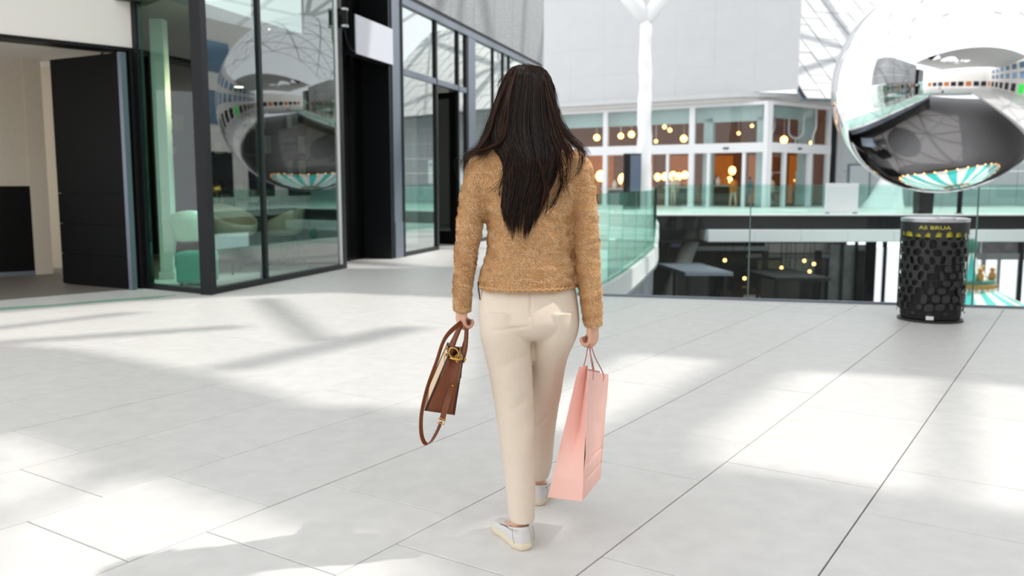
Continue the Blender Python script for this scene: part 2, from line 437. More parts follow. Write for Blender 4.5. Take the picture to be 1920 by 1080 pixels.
for t in (-.06, .11): leaf(hb, .97, 1.0, .85, 1.6, t, t + .025)
for z in (.95, 1.48): leaf(hb, .97, 1.0, z, z + .03, -.05, .12)
hb.build('handle', MT['steel'], d2)
# doorway reveal and pillar after it
p2_ = struct(fbox(MB(), 8.96, 9.42, 0, Zt, -.4, .04).build('wall_left', MT['frame_grey']))
w4 = sroot('window_4', tuple(FP(12, 0)))
for s0, s1 in ((9.45, 10.72), (10.78, 11.5), (11.56, 12.0), (12.06, 13.4), (13.46, 15.1)):
    fpart('pane', G_SHOP, w4, s0, s1, .07, Zt, -.03, -.01)
for s in (10.72, 11.5, 12.0, 13.4, 15.1): fpart('mullion', MT['frame_dark'], w4, s, s + .06, 0, Zt, -.06, .02)
fpart('sill', MT['frame_dark'], w4, 9.42, 15.1, 0, .07, -.06, .02)
# perforated metal cladding above the shopfront, curving away at its end
mw = sroot('wall_left', tuple(FP(10, 4.5)))
def cpanel(pts, z0, z1):
    L = []
    for p, n in pts: L.append([p + Vector((0, 0, z0)), p + n * -.04 + Vector((0, 0, z0)), p + n * -.04 + Vector((0, 0, z1)), p + Vector((0, 0, z1))])
    MB().loop(L).build('cladding_panel', MT['mesh_metal'], mw, 40)
path = [(FP(s, 0, .02), FN) for s in np.linspace(5.12, 15.1, 8)]
p = path[-1][0].copy(); a = TH
for k in range(10):
    a -= math.radians(9); d = Vector((math.sin(a), math.cos(a), 0)); p = p + d * .55; path.append((p.copy(), Vector((d.y, -d.x, 0))))
for i in range(0, len(path) - 1):
    for z0, z1 in ((4.53, 6.28), (6.31, 8.1), (8.13, 10.0)):
        q0, n0 = path[i]; q1, n1 = path[i + 1]; d = (q1 - q0).normalized()
        cpanel([(q0 + d * .008, n0), (q1 - d * .008, n1)], z0, z1)
# curved glass return at the end of the shopfront
we = sroot('window_5', tuple(path[8][0]))
for i in range(7, len(path) - 1):
    q0, n0 = path[i]; q1, n1 = path[i + 1]; d = (q1 - q0).normalized()
    cp = [q0 + d * .02, q1 - d * .02]
    MB().hexa([cp[0], cp[0] - n0 * .02, cp[1] - n1 * .02, cp[1]] + [c + Vector((0, 0, Zt)) for c in (cp[0], cp[0] - n0 * .02, cp[1] - n1 * .02, cp[1])]).build('pane', G_SHOP, we)

# inside the left building
ins = sroot('wall_inner', tuple(FP(5, 0, -4)))
fpart('side_wall', MT['dark_wood'], ins, 5.02, 5.10, 0, 3.4, -4.6, -.64)
fpart('back_wall', MT['dark_wood'], ins, 2.3, 5.1, 0, 3.4, -4.7, -4.6)
pa, pc = Vector((-4.72, 10.86, 0)), Vector((-7.0, 15.2, 0)); pn = Vector((pc.y - pa.y, pa.x - pc.x, 0)).normalized() * .06
MB().hexa([pa, pa + pn, pc + pn, pc, pa + Vector((0, 0, 3.4)), pa + pn + Vector((0, 0, 3.4)), pc + pn + Vector((0, 0, 3.4)), pc + Vector((0, 0, 3.4))]).build('partition', MT['lobby_wall'], ins)
fpart('back_wall', MT['poster'], ins, 5.2, 16, 0, 4.5, -5.1, -5.0)
fpart('side_wall', MT['poster'], ins, 5.15, 5.2, 0, 4.5, -5, -.64)
fpart('side_wall', MT['poster'], ins, 16, 16.1, 0, 4.5, -5, -.1)
fpart('partition', MT['dark_wood'], ins, 7.0, 7.08, 0, 3.2, -2.6, -1.5)
ci = struct(fbox(MB(), .1, 5.1, 3.4, 3.5, -4.6, -.64).build('ceiling', MT['lower_dark']))
ci = struct(fbox(MB(), 5.2, 16, 4.36, 4.46, -5.1, -.1).build('ceiling', MT['poster']))

# entrance on the far left: white header, jamb, black door, lobby
E0 = RP(1.16, 0); ED = Vector((-.707, -.707, 0)); EN = Vector((.707, -.707, 0))
def EP(t, z, off=0.0): q = E0 + ED * t + EN * off; return Vector((q.x, q.y, z))
def ebox(mb, t0, t1, z0, z1, o0, o1):
    return mb.hexa([EP(t0, z0, o0), EP(t1, z0, o0), EP(t1, z0, o1), EP(t0, z0, o1), EP(t0, z1, o0), EP(t1, z1, o0), EP(t1, z1, o1), EP(t0, z1, o1)])
wh = struct(ebox(MB(), 0, 6, 2.87, 9, -.3, 0).build('wall_left', MT['wall_white']))
ebox(MB(), 0, 6, 2.83, 2.87, -.3, .012).build('header_trim', MT['black'], wh)
ebox(MB(), 0, .07, 0, 2.83, -.3, .0).build('jamb', MT['black'], wh)
ebox(MB(), .07, .13, 0, 2.83, -.34, -.05).build('jamb', MT['frame_dark'], wh)
ebox(MB(), 4.4, 6, 0, 2.83, -.3, 0).build('jamb', MT['wall_white'], wh)
# black door leaf standing open
da, db = gnd(246, 544), gnd(118, 533)
dv = (db - da).normalized(); dnn = Vector((-dv.y, dv.x, 0))
if dnn.y < 0: dnn = -dnn
dl = (db - da).length
def dbox(mb, a0, a1, z0, z1, t0, t1):
    P = lambda a, t, z: da + dv * a + dnn * t + Vector((0, 0, z))
    return mb.hexa([P(a0, t0, z0), P(a1, t0, z0), P(a1, t1, z0), P(a0, t1, z0), P(a0, t0, z1), P(a1, t0, z1), P(a1, t1, z1), P(a0, t1, z1)])
d1 = sroot('door_1', tuple(da))
k = 0; z = .02
for z1 in (.40, .78, 1.16, 2.80):
    dbox(MB(), .02, dl - .01, z, z1 - .005, 0, .05).build('door_panel', MT['black_gloss'], d1); z = z1
dbox(MB(), -.04, .02, .01, 2.80, -.012, .06).build('edge_strip', MT['frame_grey'], d1)
dbox(MB(), .0, dl, .0, 2.80, .05, .07).build('door_core', MT['black'], d1)
# lobby behind
la, lb = Vector((-8.2, 11.2, 0)), Vector((-6.72, 12.25, 0))
ld = (lb - la).normalized(); ln = Vector((-ld.y, ld.x, 0))
def lbox(mb, a0, a1, z0, z1, t0, t1, d=None, n=None, o=None):
    d = d or ld; n = n or ln; o = o or la
    P = lambda a, t, z: o + d * a + n * t + Vector((0, 0, z))
    return mb.hexa([P(a0, t0, z0), P(a1, t0, z0), P(a1, t1, z0), P(a0, t1, z0), P(a0, t0, z1), P(a1, t0, z1), P(a1, t1, z1), P(a0, t1, z1)])
L_ = (lb - la).length
wl = struct(lbox(MB(), -2, L_, 0, 3.1, 0, .12).build('wall_lobby', MT['lobby_wall']))
lbox(MB(), -2, L_ + .0, .06, 1.24, -.03, 0).build('wainscot', MT['wainscot'], wl)
lbox(MB(), -2, L_ + .0, 0, .06, -.04, 0).build('skirting', MT['frame_grey'], wl)
lbox(MB(), L_, L_ + .22, 0, 3.1, -.06, .2).build('pier', MT['lobby_wall'], wl)
MB().hexa([Vector(q) for q in ((-7.2, 13.2, 0), (-6.1, 13.05, 0), (-6.1, 13.1, 0), (-7.2, 13.3, 0), (-7.2, 13.2, 3.1), (-6.1, 13.05, 3.1), (-6.1, 13.1, 3.1), (-7.2, 13.3, 3.1))]).build('back_wall', MT['lobby_wall'], wl)
struct(MB().prism([(-10.5, 7.0), (-6.9, 8.6), (-4.85, 10.7), (-6.2, 13.3), (-10.5, 13.3)], 2.98, 3.08).build('ceiling', MT['wall_white']))
struct(MB().prism([tuple(EP(.1, 0, -.02))[:2], (-6.1, 13.1), (-10.5, 13.5), (-10.5, 7), tuple(EP(4.4, 0, -.02))[:2]][::-1], .0005, .006).build('floor', MT['lobby_floor']))
# sunlight tinted green by the glass, built as pale strips on the floor
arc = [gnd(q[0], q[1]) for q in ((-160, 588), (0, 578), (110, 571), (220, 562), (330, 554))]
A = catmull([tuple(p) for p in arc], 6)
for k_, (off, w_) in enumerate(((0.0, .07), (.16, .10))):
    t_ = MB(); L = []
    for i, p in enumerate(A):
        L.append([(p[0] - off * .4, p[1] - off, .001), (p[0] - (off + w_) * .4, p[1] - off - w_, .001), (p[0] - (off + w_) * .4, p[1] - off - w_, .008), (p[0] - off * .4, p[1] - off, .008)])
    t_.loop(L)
    o_ = t_.build('green_light_strip', M('green_light', (150, 186, 168), .35, metal=.2) if k_ == 0 else MT['green_light']); struct(o_)

# ------------------------------------------------------------------ the far building
def farp(px, base_x0, Y0, base_x1, Y1):
    """where the sight line px meets the vertical plane through two ground points"""
    a = Vector((ray(base_x0, 345)[0] / ray(base_x0, 345)[1] * Y0, Y0, 0)); b = Vector((ray(base_x1, 345)[0] / ray(base_x1, 345)[1] * Y1, Y1, 0))
    d = (b - a).normalized(); n = Vector((d.y, -d.x, 0)); r = ray(px, 345); r = Vector((r[0], r[1], 0))
    t = a.dot(n) / r.dot(n); return r * t, d
CY = 48.0
CORN, DL = farp(1437, 1437, CY, 1050, 55.4)
LEFTP, _ = farp(1000, 1437, CY, 1050, 55.4)
ENDR, DR = farp(1557, 1437, CY, 1555, 52.0)
NL = Vector((-DL.y, DL.x, 0)); NL = NL if NL.y < 0 else -NL
NR = Vector((-DR.y, DR.x, 0)); NR = NR if NR.y < 0 else -NR
def sbox(mb, side, q0, q1, z0, z1, o0, o1):    # along the left (0) or right (1) shop face between two measured posts
    f = (lambda q: farp(q, 1437, CY, 1050, 55.4)[0]) if side == 0 else (lambda q: farp(q, 1437, CY, 1555, 52.0)[0])
    n = NL if side == 0 else NR
    a, b = (f(q0), f(q1))
    P = lambda c, o, z: c + n * o + Vector((0, 0, z))
    return mb.hexa([P(a, o0, z0), P(b, o0, z0), P(b, o1, z0), P(a, o1, z0), P(a, o0, z1), P(b, o0, z1), P(b, o1, z1), P(a, o1, z1)])
ZG, ZA, ZB = 5.55, 3.0, 3.52       # glass top, transom bottom, transom top
w6 = sroot('window_6', tuple(LEFTP.lerp(CORN, .5)))
w7 = sroot('window_7', tuple(CORN.lerp(ENDR, .5)))
def sp(name, m, w, *a): return sbox(MB(), *a).build(name, m, w)
for q0, q1 in ((1000, 1008), (1041, 1048), (1131, 1139), (1203, 1208), (1291, 1301)): sp('mullion', MT['frame_white'], w6, 0, q0, q1, 0, ZG, -.12, .1)
sp('corner_post', MT['frame_white'], w6, 0, 1430, 1438, 0, ZG, -.15, .15); sp('corner_post', MT['frame_white'], w7, 1, 1437, 1441, 0, ZG, -.15, .15)
for q0, q1 in ((1249, 1254), (1325, 1331), (1391, 1397), (1170, 1174)): sp('mullion', MT['frame_white'], w6, 0, q0, q1, 0, ZA, -.1, .08)
for q0, q1 in ((1466, 1471), (1513, 1519)): sp('mullion', MT['frame_white'], w7, 1, q0, q1, 0, ZA, -.1, .08)
sp('mullion', MT['frame_white'], w7, 1, 1547, 1552, 0, ZG, -.12, .1)
sp('transom', MT['frame_white'], w6, 0, 1000, 1433, ZA, ZB, -.12, .12); sp('transom', MT['frame_white'], w7, 1, 1438, 1552, ZA, ZB, -.12, .12)
sp('head_rail', MT['frame_white'], w6, 0, 1000, 1437, ZG, ZG + .18, -.12, .12); sp('head_rail', MT['frame_white'], w7, 1, 1438, 1552, ZG, ZG + .18, -.12, .12)
for a, b in ((1000, 1041), (1048, 1131), (1139, 1203), (1208, 1291), (1301, 1430)): sp('pane', G_FAR, w6, 0, a, b, ZB, ZG, -.02, .0)
for a, b in ((1000, 1041), (1048, 1131), (1139, 1170), (1174, 1203), (1208, 1249), (1254, 1291), (1301, 1325), (1397, 1430)): sp('pane', G_FAR, w6, 0, a, b, .05, ZA, -.02, .0)
sp('pane', G_FAR, w7, 1, 1442, 1547, ZB, ZG, -.02, 0)
for a, b in ((1442, 1466), (1519, 1547)): sp('pane', G_FAR, w7, 1, a, b, .05, ZA, -.02, 0)
sp('sensor', MT['black'], w6, 0, 1356, 1366, 3.2, 3.28, .12, .2); sp('sensor', MT['black'], w7, 1, 1490, 1496, 3.2, 3.28, .12, .2)
# bulkhead and inner piers in pale teal behind the glass
M('teal_grey', (176, 200, 198), .6)
sp('bulkhead', MT['teal_grey'], w6, 0, 1000, 1430, 4.75, 5.6, -.9, -.7); sp('bulkhead', MT['teal_grey'], w7, 1, 1445, 1547, 4.95, 5.6, -.9, -.7)
for a, b in ((1308, 1325), (1408, 1426)): sp('inner_pier', MT['teal_grey'], w6, 0, a, b, 0, 5.0, -1.1, -.7)
sp('inner_pier', MT['teal_grey'], w7, 1, 1524, 1544, 0, 5.0, -1.1, -.7)
# black end strip and grey pier at the right of the shop
we2 = struct(sbox(MB(), 1, 1553, 1561, 0, 5.8, -.2, .15).build('wall_far', MT['black']))
sbox(MB(), 1, 1561, 1584, 0, 5.9, -.3, .25).build('pier', MT['far_white'], we2)
# shop interior
BK = Vector((0, 1, 0))
si = sroot('wall_shop', (14, 60, 0))
MB().box(0, 26, 60, 60.2, 0, 3.2).build('back_wall', MT['amber_glow'], si)
MB().box(0, 26, 59.6, 60.2, 3.2, 6).build('back_wall', MT['amber_glow_dim'], si)
for k in range(9): MB().box(1.5 + 2.7 * k, 2.2 + 2.7 * k, 58.6, 59.9, 0, 3.2).build('pier', MT['amber_glow_dim'], si)
MB().prism([(LEFTP.x, LEFTP.y + .8), (CORN.x, CORN.y + 1.2), (ENDR.x, ENDR.y + .8), (26, 60), (0, 60)], 5.62, 5.75).build('ceiling_panel', MT['amber_glow_dim'], si)
MB().box(20.8, 21.2, 53, 60, 0, 6).build('side_wall', MT['amber_glow_dim'], si)
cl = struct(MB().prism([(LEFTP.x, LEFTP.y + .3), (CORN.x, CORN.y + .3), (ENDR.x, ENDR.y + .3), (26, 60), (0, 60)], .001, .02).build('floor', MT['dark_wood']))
# soffit / eave over the shop, then the great white wall
def off(p, n, o, z): q = p + n * o; return Vector((q.x, q.y, z))
NC = (NL + NR).normalized()
def eave(ol, oc, z0, z1, m, name, parent=None):
    pts = [LEFTP - DL * 0 + NL * ol, (CORN + NL * ol - DL * -0).lerp(CORN + NC * oc, .0), CORN + NC * oc, ENDR + NR * ol + DR * 1.2]
    # round the corner
    a, c, b = LEFTP + NL * ol, CORN + NC * oc, ENDR + NR * ol + DR * 3.0
    t = [a] + [ (a.lerp(c, .82)).lerp(c, s_).lerp(c.lerp(b, s_ * .55), s_) for s_ in np.linspace(0, 1, 7)] + [b]
    back = [b + Vector((3, 9, 0)), a + Vector((-1, 9, 0))]
    poly = [(p.x, p.y) for p in t + back]
    ob = MB().prism(poly, z0, z1).build(name, m, parent); return ob, t
ev, tt = eave(.55, .8, 5.73, 5.95, MT['soffit'], 'trim_7'); struct(ev)
eave(.75, 1.0, 5.95, 6.2, MT['far_white'], 'edge_strip', ev)
big = sroot('wall_far', tuple(CORN.lerp(LEFTP, .5) + Vector((0, 0, 6))))
wa = LEFTP + NL * .35 - DL * -6.0
wc = farp(1492, 1437, CY, 1555, 52.0)[0]; wc = CORN + (CORN - LEFTP).normalized() * 1.6 + NL * .35
n_c, n_r = 9, 8                       # large cladding sheets with fine shadow gaps
a_ = LEFTP + NL * .35 - (CORN - LEFTP).normalized() * 4
for i in range(n_c):
    for j in range(n_r):
        c0, c1 = a_.lerp(wc, i / n_c), a_.lerp(wc, (i + 1) / n_c); d_ = (c1 - c0).normalized(); z0 = 6.2 + j * 1.55
        o_ = random.uniform(-.004, .004)
        c0 = c0 + NL * o_; c1 = c1 + NL * o_
        MB().hexa([c0 + d_ * .002 + Vector((0, 0, z0)), c1 - d_ * .002 + Vector((0, 0, z0)), c1 - d_ * .002 - NL * .1 + Vector((0, 0, z0)), c0 + d_ * .002 - NL * .1 + Vector((0, 0, z0)),
                   c0 + d_ * .002 + Vector((0, 0, z0 + 1.547)), c1 - d_ * .002 + Vector((0, 0, z0 + 1.547)), c1 - d_ * .002 - NL * .1 + Vector((0, 0, z0 + 1.547)), c0 + d_ * .002 - NL * .1 + Vector((0, 0, z0 + 1.547))]).build('cladding_panel', MT['far_white'], big)
# inclined tiled wall to the right of it: slanted columns of panels
inc = sroot('wall_far_right', tuple(wc))
ib = wc + Vector((.25, .2, 6.15)); idir = Vector((.97, .25, 0)).normalized(); iup = Vector((-.30, .62, .74)).normalized()
inn = idir.cross(iup).normalized(); inn = inn if inn.y < 0 else -inn
cw, rh = 1.12, 0.62
XL = Vector((wc.x + .15, 0, 0)); XN = Vector((1, 0, 0)); ZL = Vector((0, 0, 6.0))
def slab3(poly, th, name, m):
    k = len(poly); MB().add(poly + [p + inn * th for p in poly], [tuple(reversed(range(k))), tuple(range(k, 2 * k))] + [(i, (i + 1) % k, k + (i + 1) % k, k + i) for i in range(k)]).build(name, m, inc)
for i in range(0, 16):
    for j in range(-1, 14):
        p0 = ib + idir * (cw * i) + iup * (rh * j); o_ = inn * random.uniform(0, .03)
        c4 = clip([p0 + idir * .03 + iup * .012, p0 + idir * (cw - .03) + iup * .012, p0 + idir * (cw - .03) + iup * (rh - .012), p0 + idir * .03 + iup * (rh - .012)], XL, XN)
        if len(c4) < 3: continue
        slab3([c + o_ for c in c4], .06, 'panel', MT['far_panel'])
a0 = ib - idir * 1 - inn * .12 - iup * .5
slab3(clip([a0, a0 + idir * 19.5, a0 + idir * 19.5 + iup * 8.7, a0 + iup * 8.7], XL, XN), -.15, 'backing', MT['frame_grey'])
# grey clad wall with a service door under it
gw = sroot('wall_far_right', (22, 52.5, 0))
for i in range(17):
    for j in range(6):
        MB().box(18.9 + i * 1.6, 18.9 + i * 1.6 + 1.57, 52.4, 52.6, j * 1.02, j * 1.02 + 1.0).build('cladding_panel', M('clad_grey', (186, 194, 196), .5, rand=.03) if (i, j) == (0, 0) else MT['clad_grey'], gw)
d3 = sroot('door_3', (20.6, 52.3, 0))
MB().box(20.05, 21.2, 52.3, 52.39, 0, 2.35).build('leaf', MT['clad_grey'], d3)
fr_ = MB(); fr_.box(19.97, 20.05, 52.28, 52.4, 0, 2.45); fr_.box(21.2, 21.28, 52.28, 52.4, 0, 2.45); fr_.box(20.05, 21.2, 52.28, 52.4, 2.35, 2.45); fr_.build('door_frame', MT['frame_grey'], d3)
# right-hand hall: white building with rows of windows, closing the mall beyond the frame
rw = sroot('wall_right', (34, 18, 0))
MB().hexa([(26, -14, 0), (26.4, -14, 0), (40.4, 60, 0), (40, 60, 0), (26, -14, 12), (26.4, -14, 12), (40.4, 60, 12), (40, 60, 12)]).build('wall_plate', MT['wall_white'], rw)
for i in range(16):
    for z0, z1, m in ((.4, 3.4, 'screen_black'), (5.2, 7.4, 'blue_glass'), (8.6, 10.6, 'blue_glass')):
        if m == 'blue_glass' and 'blue_glass' not in MT: M('blue_glass', (120, 150, 176), .1, metal=.4)
        y0 = -12 + i * 4.4; x0 = 26 + (y0 + 14) * 14 / 74; y1 = y0 + 2.8; x1 = 26 + (y1 + 14) * 14 / 74
        mm = MT['green_screen'] if (m == 'screen_black' and i == 5) else MT[m]
        MB().hexa([(x0 - .06, y0, z0), (x0 + .2, y0, z0), (x1 + .2, y1, z0), (x1 - .06, y1, z0), (x0 - .06, y0, z1), (x0 + .2, y0, z1), (x1 + .2, y1, z1), (x1 - .06, y1, z1)]).build('window_pane', mm, rw)
bw = struct(MB().box(-26, 46, -15.5, -15, 0, 11).build('wall_back', MT['wall_white']))
for i in range(12):
    MB().box(-22 + i * 5.2, -18.2 + i * 5.2, -15, -14.9, .3, 3.6).build('shop_window', MT['screen_black'] if i % 3 else MT['amber_glow'], bw)

# lower level shopfronts below the far slab
lw = sroot('wall_lower', (16, 47, -6))
MB().box(0, 19.2, 50, 50.3, -6, -1.2).build('back_wall', MT['lower_dark'], lw)
MB().box(23.2, 40, 47.4, 47.7, -6, -1.2).build('back_wall', MT['fascia_white'], lw)
MB().box(-1, 0, 10, 50, -6, -1.2).build('side_wall', MT['lower_dark'], lw)
for k in range(7): MB().box(8.6 + k * 1.5, 8.7 + k * 1.5, 48.6, 48.8, -6, -1.2).build('mullion', MT['frame_dark'], lw)
w8 = sroot('window_8', (20, 46, -6))
def lowin(q0, q1, Y, z0, z1):
    a, b = at(q0, 500, Y), at(q1, 500, Y)
    MB().box(a.x, b.x, Y, Y + .08, z0, z1).build('pane', MT['day_window'], w8)
def lomul(q0, q1, Y, z0, z1, m):
    a, b = at(q0, 500, Y), at(q1, 500, Y)
    MB().box(a.x, b.x, Y - .12, Y + .1, z0, z1).build('mullion', MT[m], w8)
for q0, q1 in ((1640, 1654), (1660, 1690), (1692, 1750), (1752, 1800)): lowin(q0, q1, 46, -6, -2.05)
for q0, q1 in ((1626, 1640), (1654, 1660), (1690, 1692)): lomul(q0, q1, 46, -6, -1.3, 'frame_dark')
for q0, q1 in ((1806, 1838), (1846, 1868), (1874, 1908), (1916, 1990)): lowin(q0, q1, 46, -6, -2.7)
for q0, q1 in ((1840, 1908), (1806, 1836), (1916, 1990)):
    a, b = at(q0, 500, 46), at(q1, 500, 46); MB().box(a.x, b.x, 46, 46.08, -2.35, -1.5).build('upper_pane', M('transom_pane', (168, 156, 164), .3, noise=.35, nscale=2) if 'transom_pane' not in MT else MT['transom_pane'], w8)
for q0, q1 in ((1868, 1874), (1838, 1846)): lomul(q0, q1, 46, -6, -2.4, 'frame_white')
lomul(1908, 1916, 46, -6, -1.2, 'frame_dark'); lomul(1800, 1806, 46, -6, -1.2, 'frame_white')
a, b = at(1806, 500, 46), at(1990, 500, 46); MB().box(a.x, b.x, 45.9, 46.1, -2.7, -2.35).build('transom', MT['fascia_white'], w8)
for q0, q1 in ((1555, 1575), (1582, 1602), (1606, 1622)):
    a, b = at(q0, 500, 46), at(q1, 500, 46); MB().box(a.x, b.x, 46, 46.08, -6, -1.9).build('tinted_pane', M('tint_pane', (150, 164, 166), .25, noise=.3, nscale=1.5) if 'tint_pane' not in MT else MT['tint_pane'], w8)
    lomul(q1, q1 + 4, 46, -6, -1.2, 'frame_dark')

# ------------------------------------------------------------------ roof: vault ribs, and an unseen deck cut to shape the sun patches
roof = sroot('ceiling', (8, 10, 11))
ZD = 11.0
def shift(p): t = ZD / SUN.z; return (p.x + SUN.x * t, p.y + SUN.y * t)
def patch(px): return [shift(gnd(*q)) for q in px]
openings = [  # outlines traced back along the sun so the wanted patches get lit
    patch([(-60, 592), (240, 566), (430, 556), (640, 548), (905, 560), (905, 690), (880, 752), (800, 778), (715, 760), (600, 762), (520, 735), (400, 702), (150, 655), (-60, 640)]),
    patch([(1000, 800), (1125, 812), (1300, 716), (1370, 676), (1190, 660), (1130, 690), (1020, 740)]),
    patch([(1330, 810), (1500, 694), (1780, 708), (1780, 935), (1650, 915), (1470, 885), (1330, 872)]),
    patch([(1815, 712), (2100, 740), (2100, 985), (1815, 945)]),
    patch([(-40, 1120), (-40, 1000), (200, 905), (320, 888), (430, 935), (600, 985), (815, 1022), (860, 1090), (300, 1180)]),
    patch([(905, 992), (1062, 958), (1085, 992), (925, 1035)]),
    [(p.x + SUN.x * (ZD - p.z) / SUN.z, p.y + SUN.y * (ZD - p.z) / SUN.z) for p in (FP(.25, .25, -.4), FP(2.9, .25, -.4), FP(3.0, 1.4, -2.6), FP(.3, 1.4, -2.4))],
    patch([(-40, 818), (60, 812), (160, 850), (200, 880), (100, 942), (-40, 980)]),
]
dk = [(-3, -4), (30, -4), (30, 15.4), (-3, 15.4)]
deck = fill2d('deck', [dk] + openings, ZD, ZD + .12, MT['white'], roof)
deck.location = (-8, -10, -11)
for (q0, q1, w_) in (((-80, 648), (440, 613), .22), ((425, 692), (770, 614), .24), ((-60, 622), (250, 586), .12), ((500, 560), (600, 640), .1)):  # unseen bars laid across the openings to draw shadow lines on the floor
    a, b = shift(gnd(*q0)), shift(gnd(*q1))
    MB().bar((a[0], a[1], ZD + .02), (b[0], b[1], ZD + .02), w_, .25).build('shadow_beam', MT['frame_white'], roof)
for i in range(11):
    y = 17.0 + i * 4.4
    pts = [(-24 + 68 * k / 28, y, 11.5 + 9 * math.sin(PI * k / 28)) for k in range(29)]
    MB().tube(pts, .16, 6).build('rib', MT['frame_white'], roof)
for k in range(1, 12):
    x_ = -24 + 68 * k / 12; z_ = 11.5 + 9 * math.sin(PI * k / 12)
    MB().bar((x_, 16, z_), (x_, 62, z_), .14, .14).build('purlin', MT['frame_white'], roof)

for i in range(10):  # diagonal bars added for their shadow streaks on facade and inclined wall
    for k in range(11):
        x0_, x1_ = -24 + 68 * k / 12, -24 + 68 * (k + 1) / 12
        zf_ = lambda x: 11.5 + 9 * math.sin(PI * (x + 24) / 68)
        y0_ = 17.0 + i * 4.4; a, b = ((x0_, y0_, zf_(x0_)), (x1_, y0_ + 4.4, zf_(x1_))) if (i + k) % 2 else ((x1_, y0_, zf_(x1_)), (x0_, y0_ + 4.4, zf_(x0_)))
        MB().bar(a, b, .34, .2).build('shadow_brace', MT['frame_white'], roof)

# pale bulkheads, signs and shop windows in the depth of the lower level
def lowbox(name, q0, q1, py0, py1, Y, m, parent=lw):
    a, b = at(q0, py0, Y), at(q1, py1, Y); MB().box(min(a.x, b.x), max(a.x, b.x), Y, Y + .12, b.z, a.z).build(name, MT[m], parent)
M('sign_lilac', (150, 140, 200), .5); M('pale_shop', (196, 206, 196), .5, noise=.3, nscale=1.2); M('olive_shop', (150, 152, 110), .6, noise=.3, nscale=1.2)
lowbox('bulkhead', 1435, 1562, 456, 474, 46.5, 'fascia_white'); lowbox('bulkhead', 1300, 1440, 462, 470, 45.0, 'frame_grey'); lowbox('bulkhead', 1236, 1300, 448, 454, 43.0, 'frame_grey')
lowbox('sign', 1258, 1279, 457, 463, 44.0, 'sign_lilac'); lowbox('shop_window', 1422, 1466, 488, 516, 48.2, 'olive_shop')
for q in (1468, 1481, 1494, 1507, 1520): lowbox('shop_window', q, q + 10, 484, 524, 48.2, 'pale_shop')
lowbox('bulkhead', 1400, 1560, 476, 483, 48.0, 'clad_grey'); lowbox('counter_front', 1380, 1450, 528, 556, 47.8, 'dark_wood')
for q in (1430, 1530, 1610): lowbox('pillar', q, q + 6, 470, 600, 45.6, 'fascia_dark')
ORD = ['first', 'second', 'third', 'fourth', 'fifth', 'sixth', 'seventh', 'eighth', 'ninth', 'tenth', 'eleventh', 'twelfth', 'thirteenth', 'fourteenth', 'fifteenth']

# ------------------------------------------------------------------ the mirror sphere
SPC = at(1768, 163, 28.0); SPR = 190 / FPX * 28.0 * 1.02
sph = thing('mirror_sphere', 'huge polished mirror sphere hanging over the void, reflecting the mall', 'sphere', tuple(SPC))
bm = bmesh.new(); bmesh.ops.create_uvsphere(bm, u_segments=128, v_segments=64, radius=SPR)
me = bpy.data.meshes.new('shell'); bm.to_mesh(me); bm.free(); me.materials.append(MT['chrome'])
me.polygons.foreach_set('use_smooth', [True] * len(me.polygons)); meshobj('shell', me, sph)
MB().tube([SPC + Vector((0, 0, SPR - .05)), SPC + Vector((0, 0, 14))], .035, 8).build('cable', MT['steel'], sph)
MB().lathe([(.02, SPR + .18), (.16, SPR + .12), (.2, SPR - .02), (.2, SPR - .06)], tuple(SPC), 24).build('collar', MT['steel'], sph)

# ------------------------------------------------------------------ glass balustrades
def balustrade(name, label, pts, h, gm, zb=0.0, group=None, gap=.012, th=.02, shoe=None):
    c = sum((Vector((p[0], p[1], 0)) for p in pts), Vector()) / len(pts); c.z = zb
    t = thing(name, label, 'balustrade', tuple(c), group)
    for i in range(len(pts) - 1):
        a, b = Vector((pts[i][0], pts[i][1], zb)), Vector((pts[i + 1][0], pts[i + 1][1], zb)); d = (b - a).normalized(); n = Vector((d.y, -d.x, 0)) * th / 2
        a2, b2 = a + d * gap / 2, b - d * gap / 2; up = Vector((0, 0, h))
        MB().hexa([a2 - n, b2 - n, b2 + n, a2 + n, a2 - n + up, b2 - n + up, b2 + n + up, a2 + n + up]).build('glass_panel', gm, t)
        if shoe: MB().bar(a + Vector((0, 0, .025)), b + Vector((0, 0, .025)), .05, .05).build('base_channel', MT[shoe], t)
    return t
near = [RA + RD * s for s in (0.0, 1.895, 4.143, 6.39, 8.64, 10.89, 13.14)]
nr = balustrade('glass_balustrade', 'clear frameless glass balustrade at the near edge of the void behind the bin', [(p.x, p.y) for p in near], 1.24, G_RAIL, shoe=None)
for i in range(len(near) - 1):
    p = near[i + 1] if i < 5 else near[i]
    MB().bar(p + Vector((0, 0, 0)), p + Vector((0, 0, 1.24)), .007, .02).build('joint_seal', M('seal', (96, 120, 116), .3) if i == 0 else MT['seal'], nr)
for i in range(len(near) - 1):
    MB().bar(near[i] - RN * -.0 + Vector((0, 0, .012)), near[i + 1] + Vector((0, 0, .012)), .04, .024).build('base_channel', MT['frame_grey'], nr)
lp = [p for p in LEFT_EDGE[0:1]] + LC[4::4]
balustrade('glass_balustrade', 'curved green-tinted glass balustrade along the left walkway beside the void', [(p[0] - .05, p[1]) for p in lp], 1.15, G_RAILFAR)
balustrade('glass_balustrade', 'far green-tinted glass balustrade in front of the lit shop across the void', [(6.4 + 2.0 * k, 38.6) for k in range(10)], 1.25, G_RAILFAR)
wp = at(1578, 360, 37.8)
w_ = thing('barrier_panel', 'white opaque barrier panel standing in the far balustrade right of the shop', 'panel', (wp.x, 37.8, 0))
MB().box(wp.x - .70, wp.x + .70, 37.72, 37.82, .05, 1.30).build('board', MT['frame_white'], w_, bevel=.01)
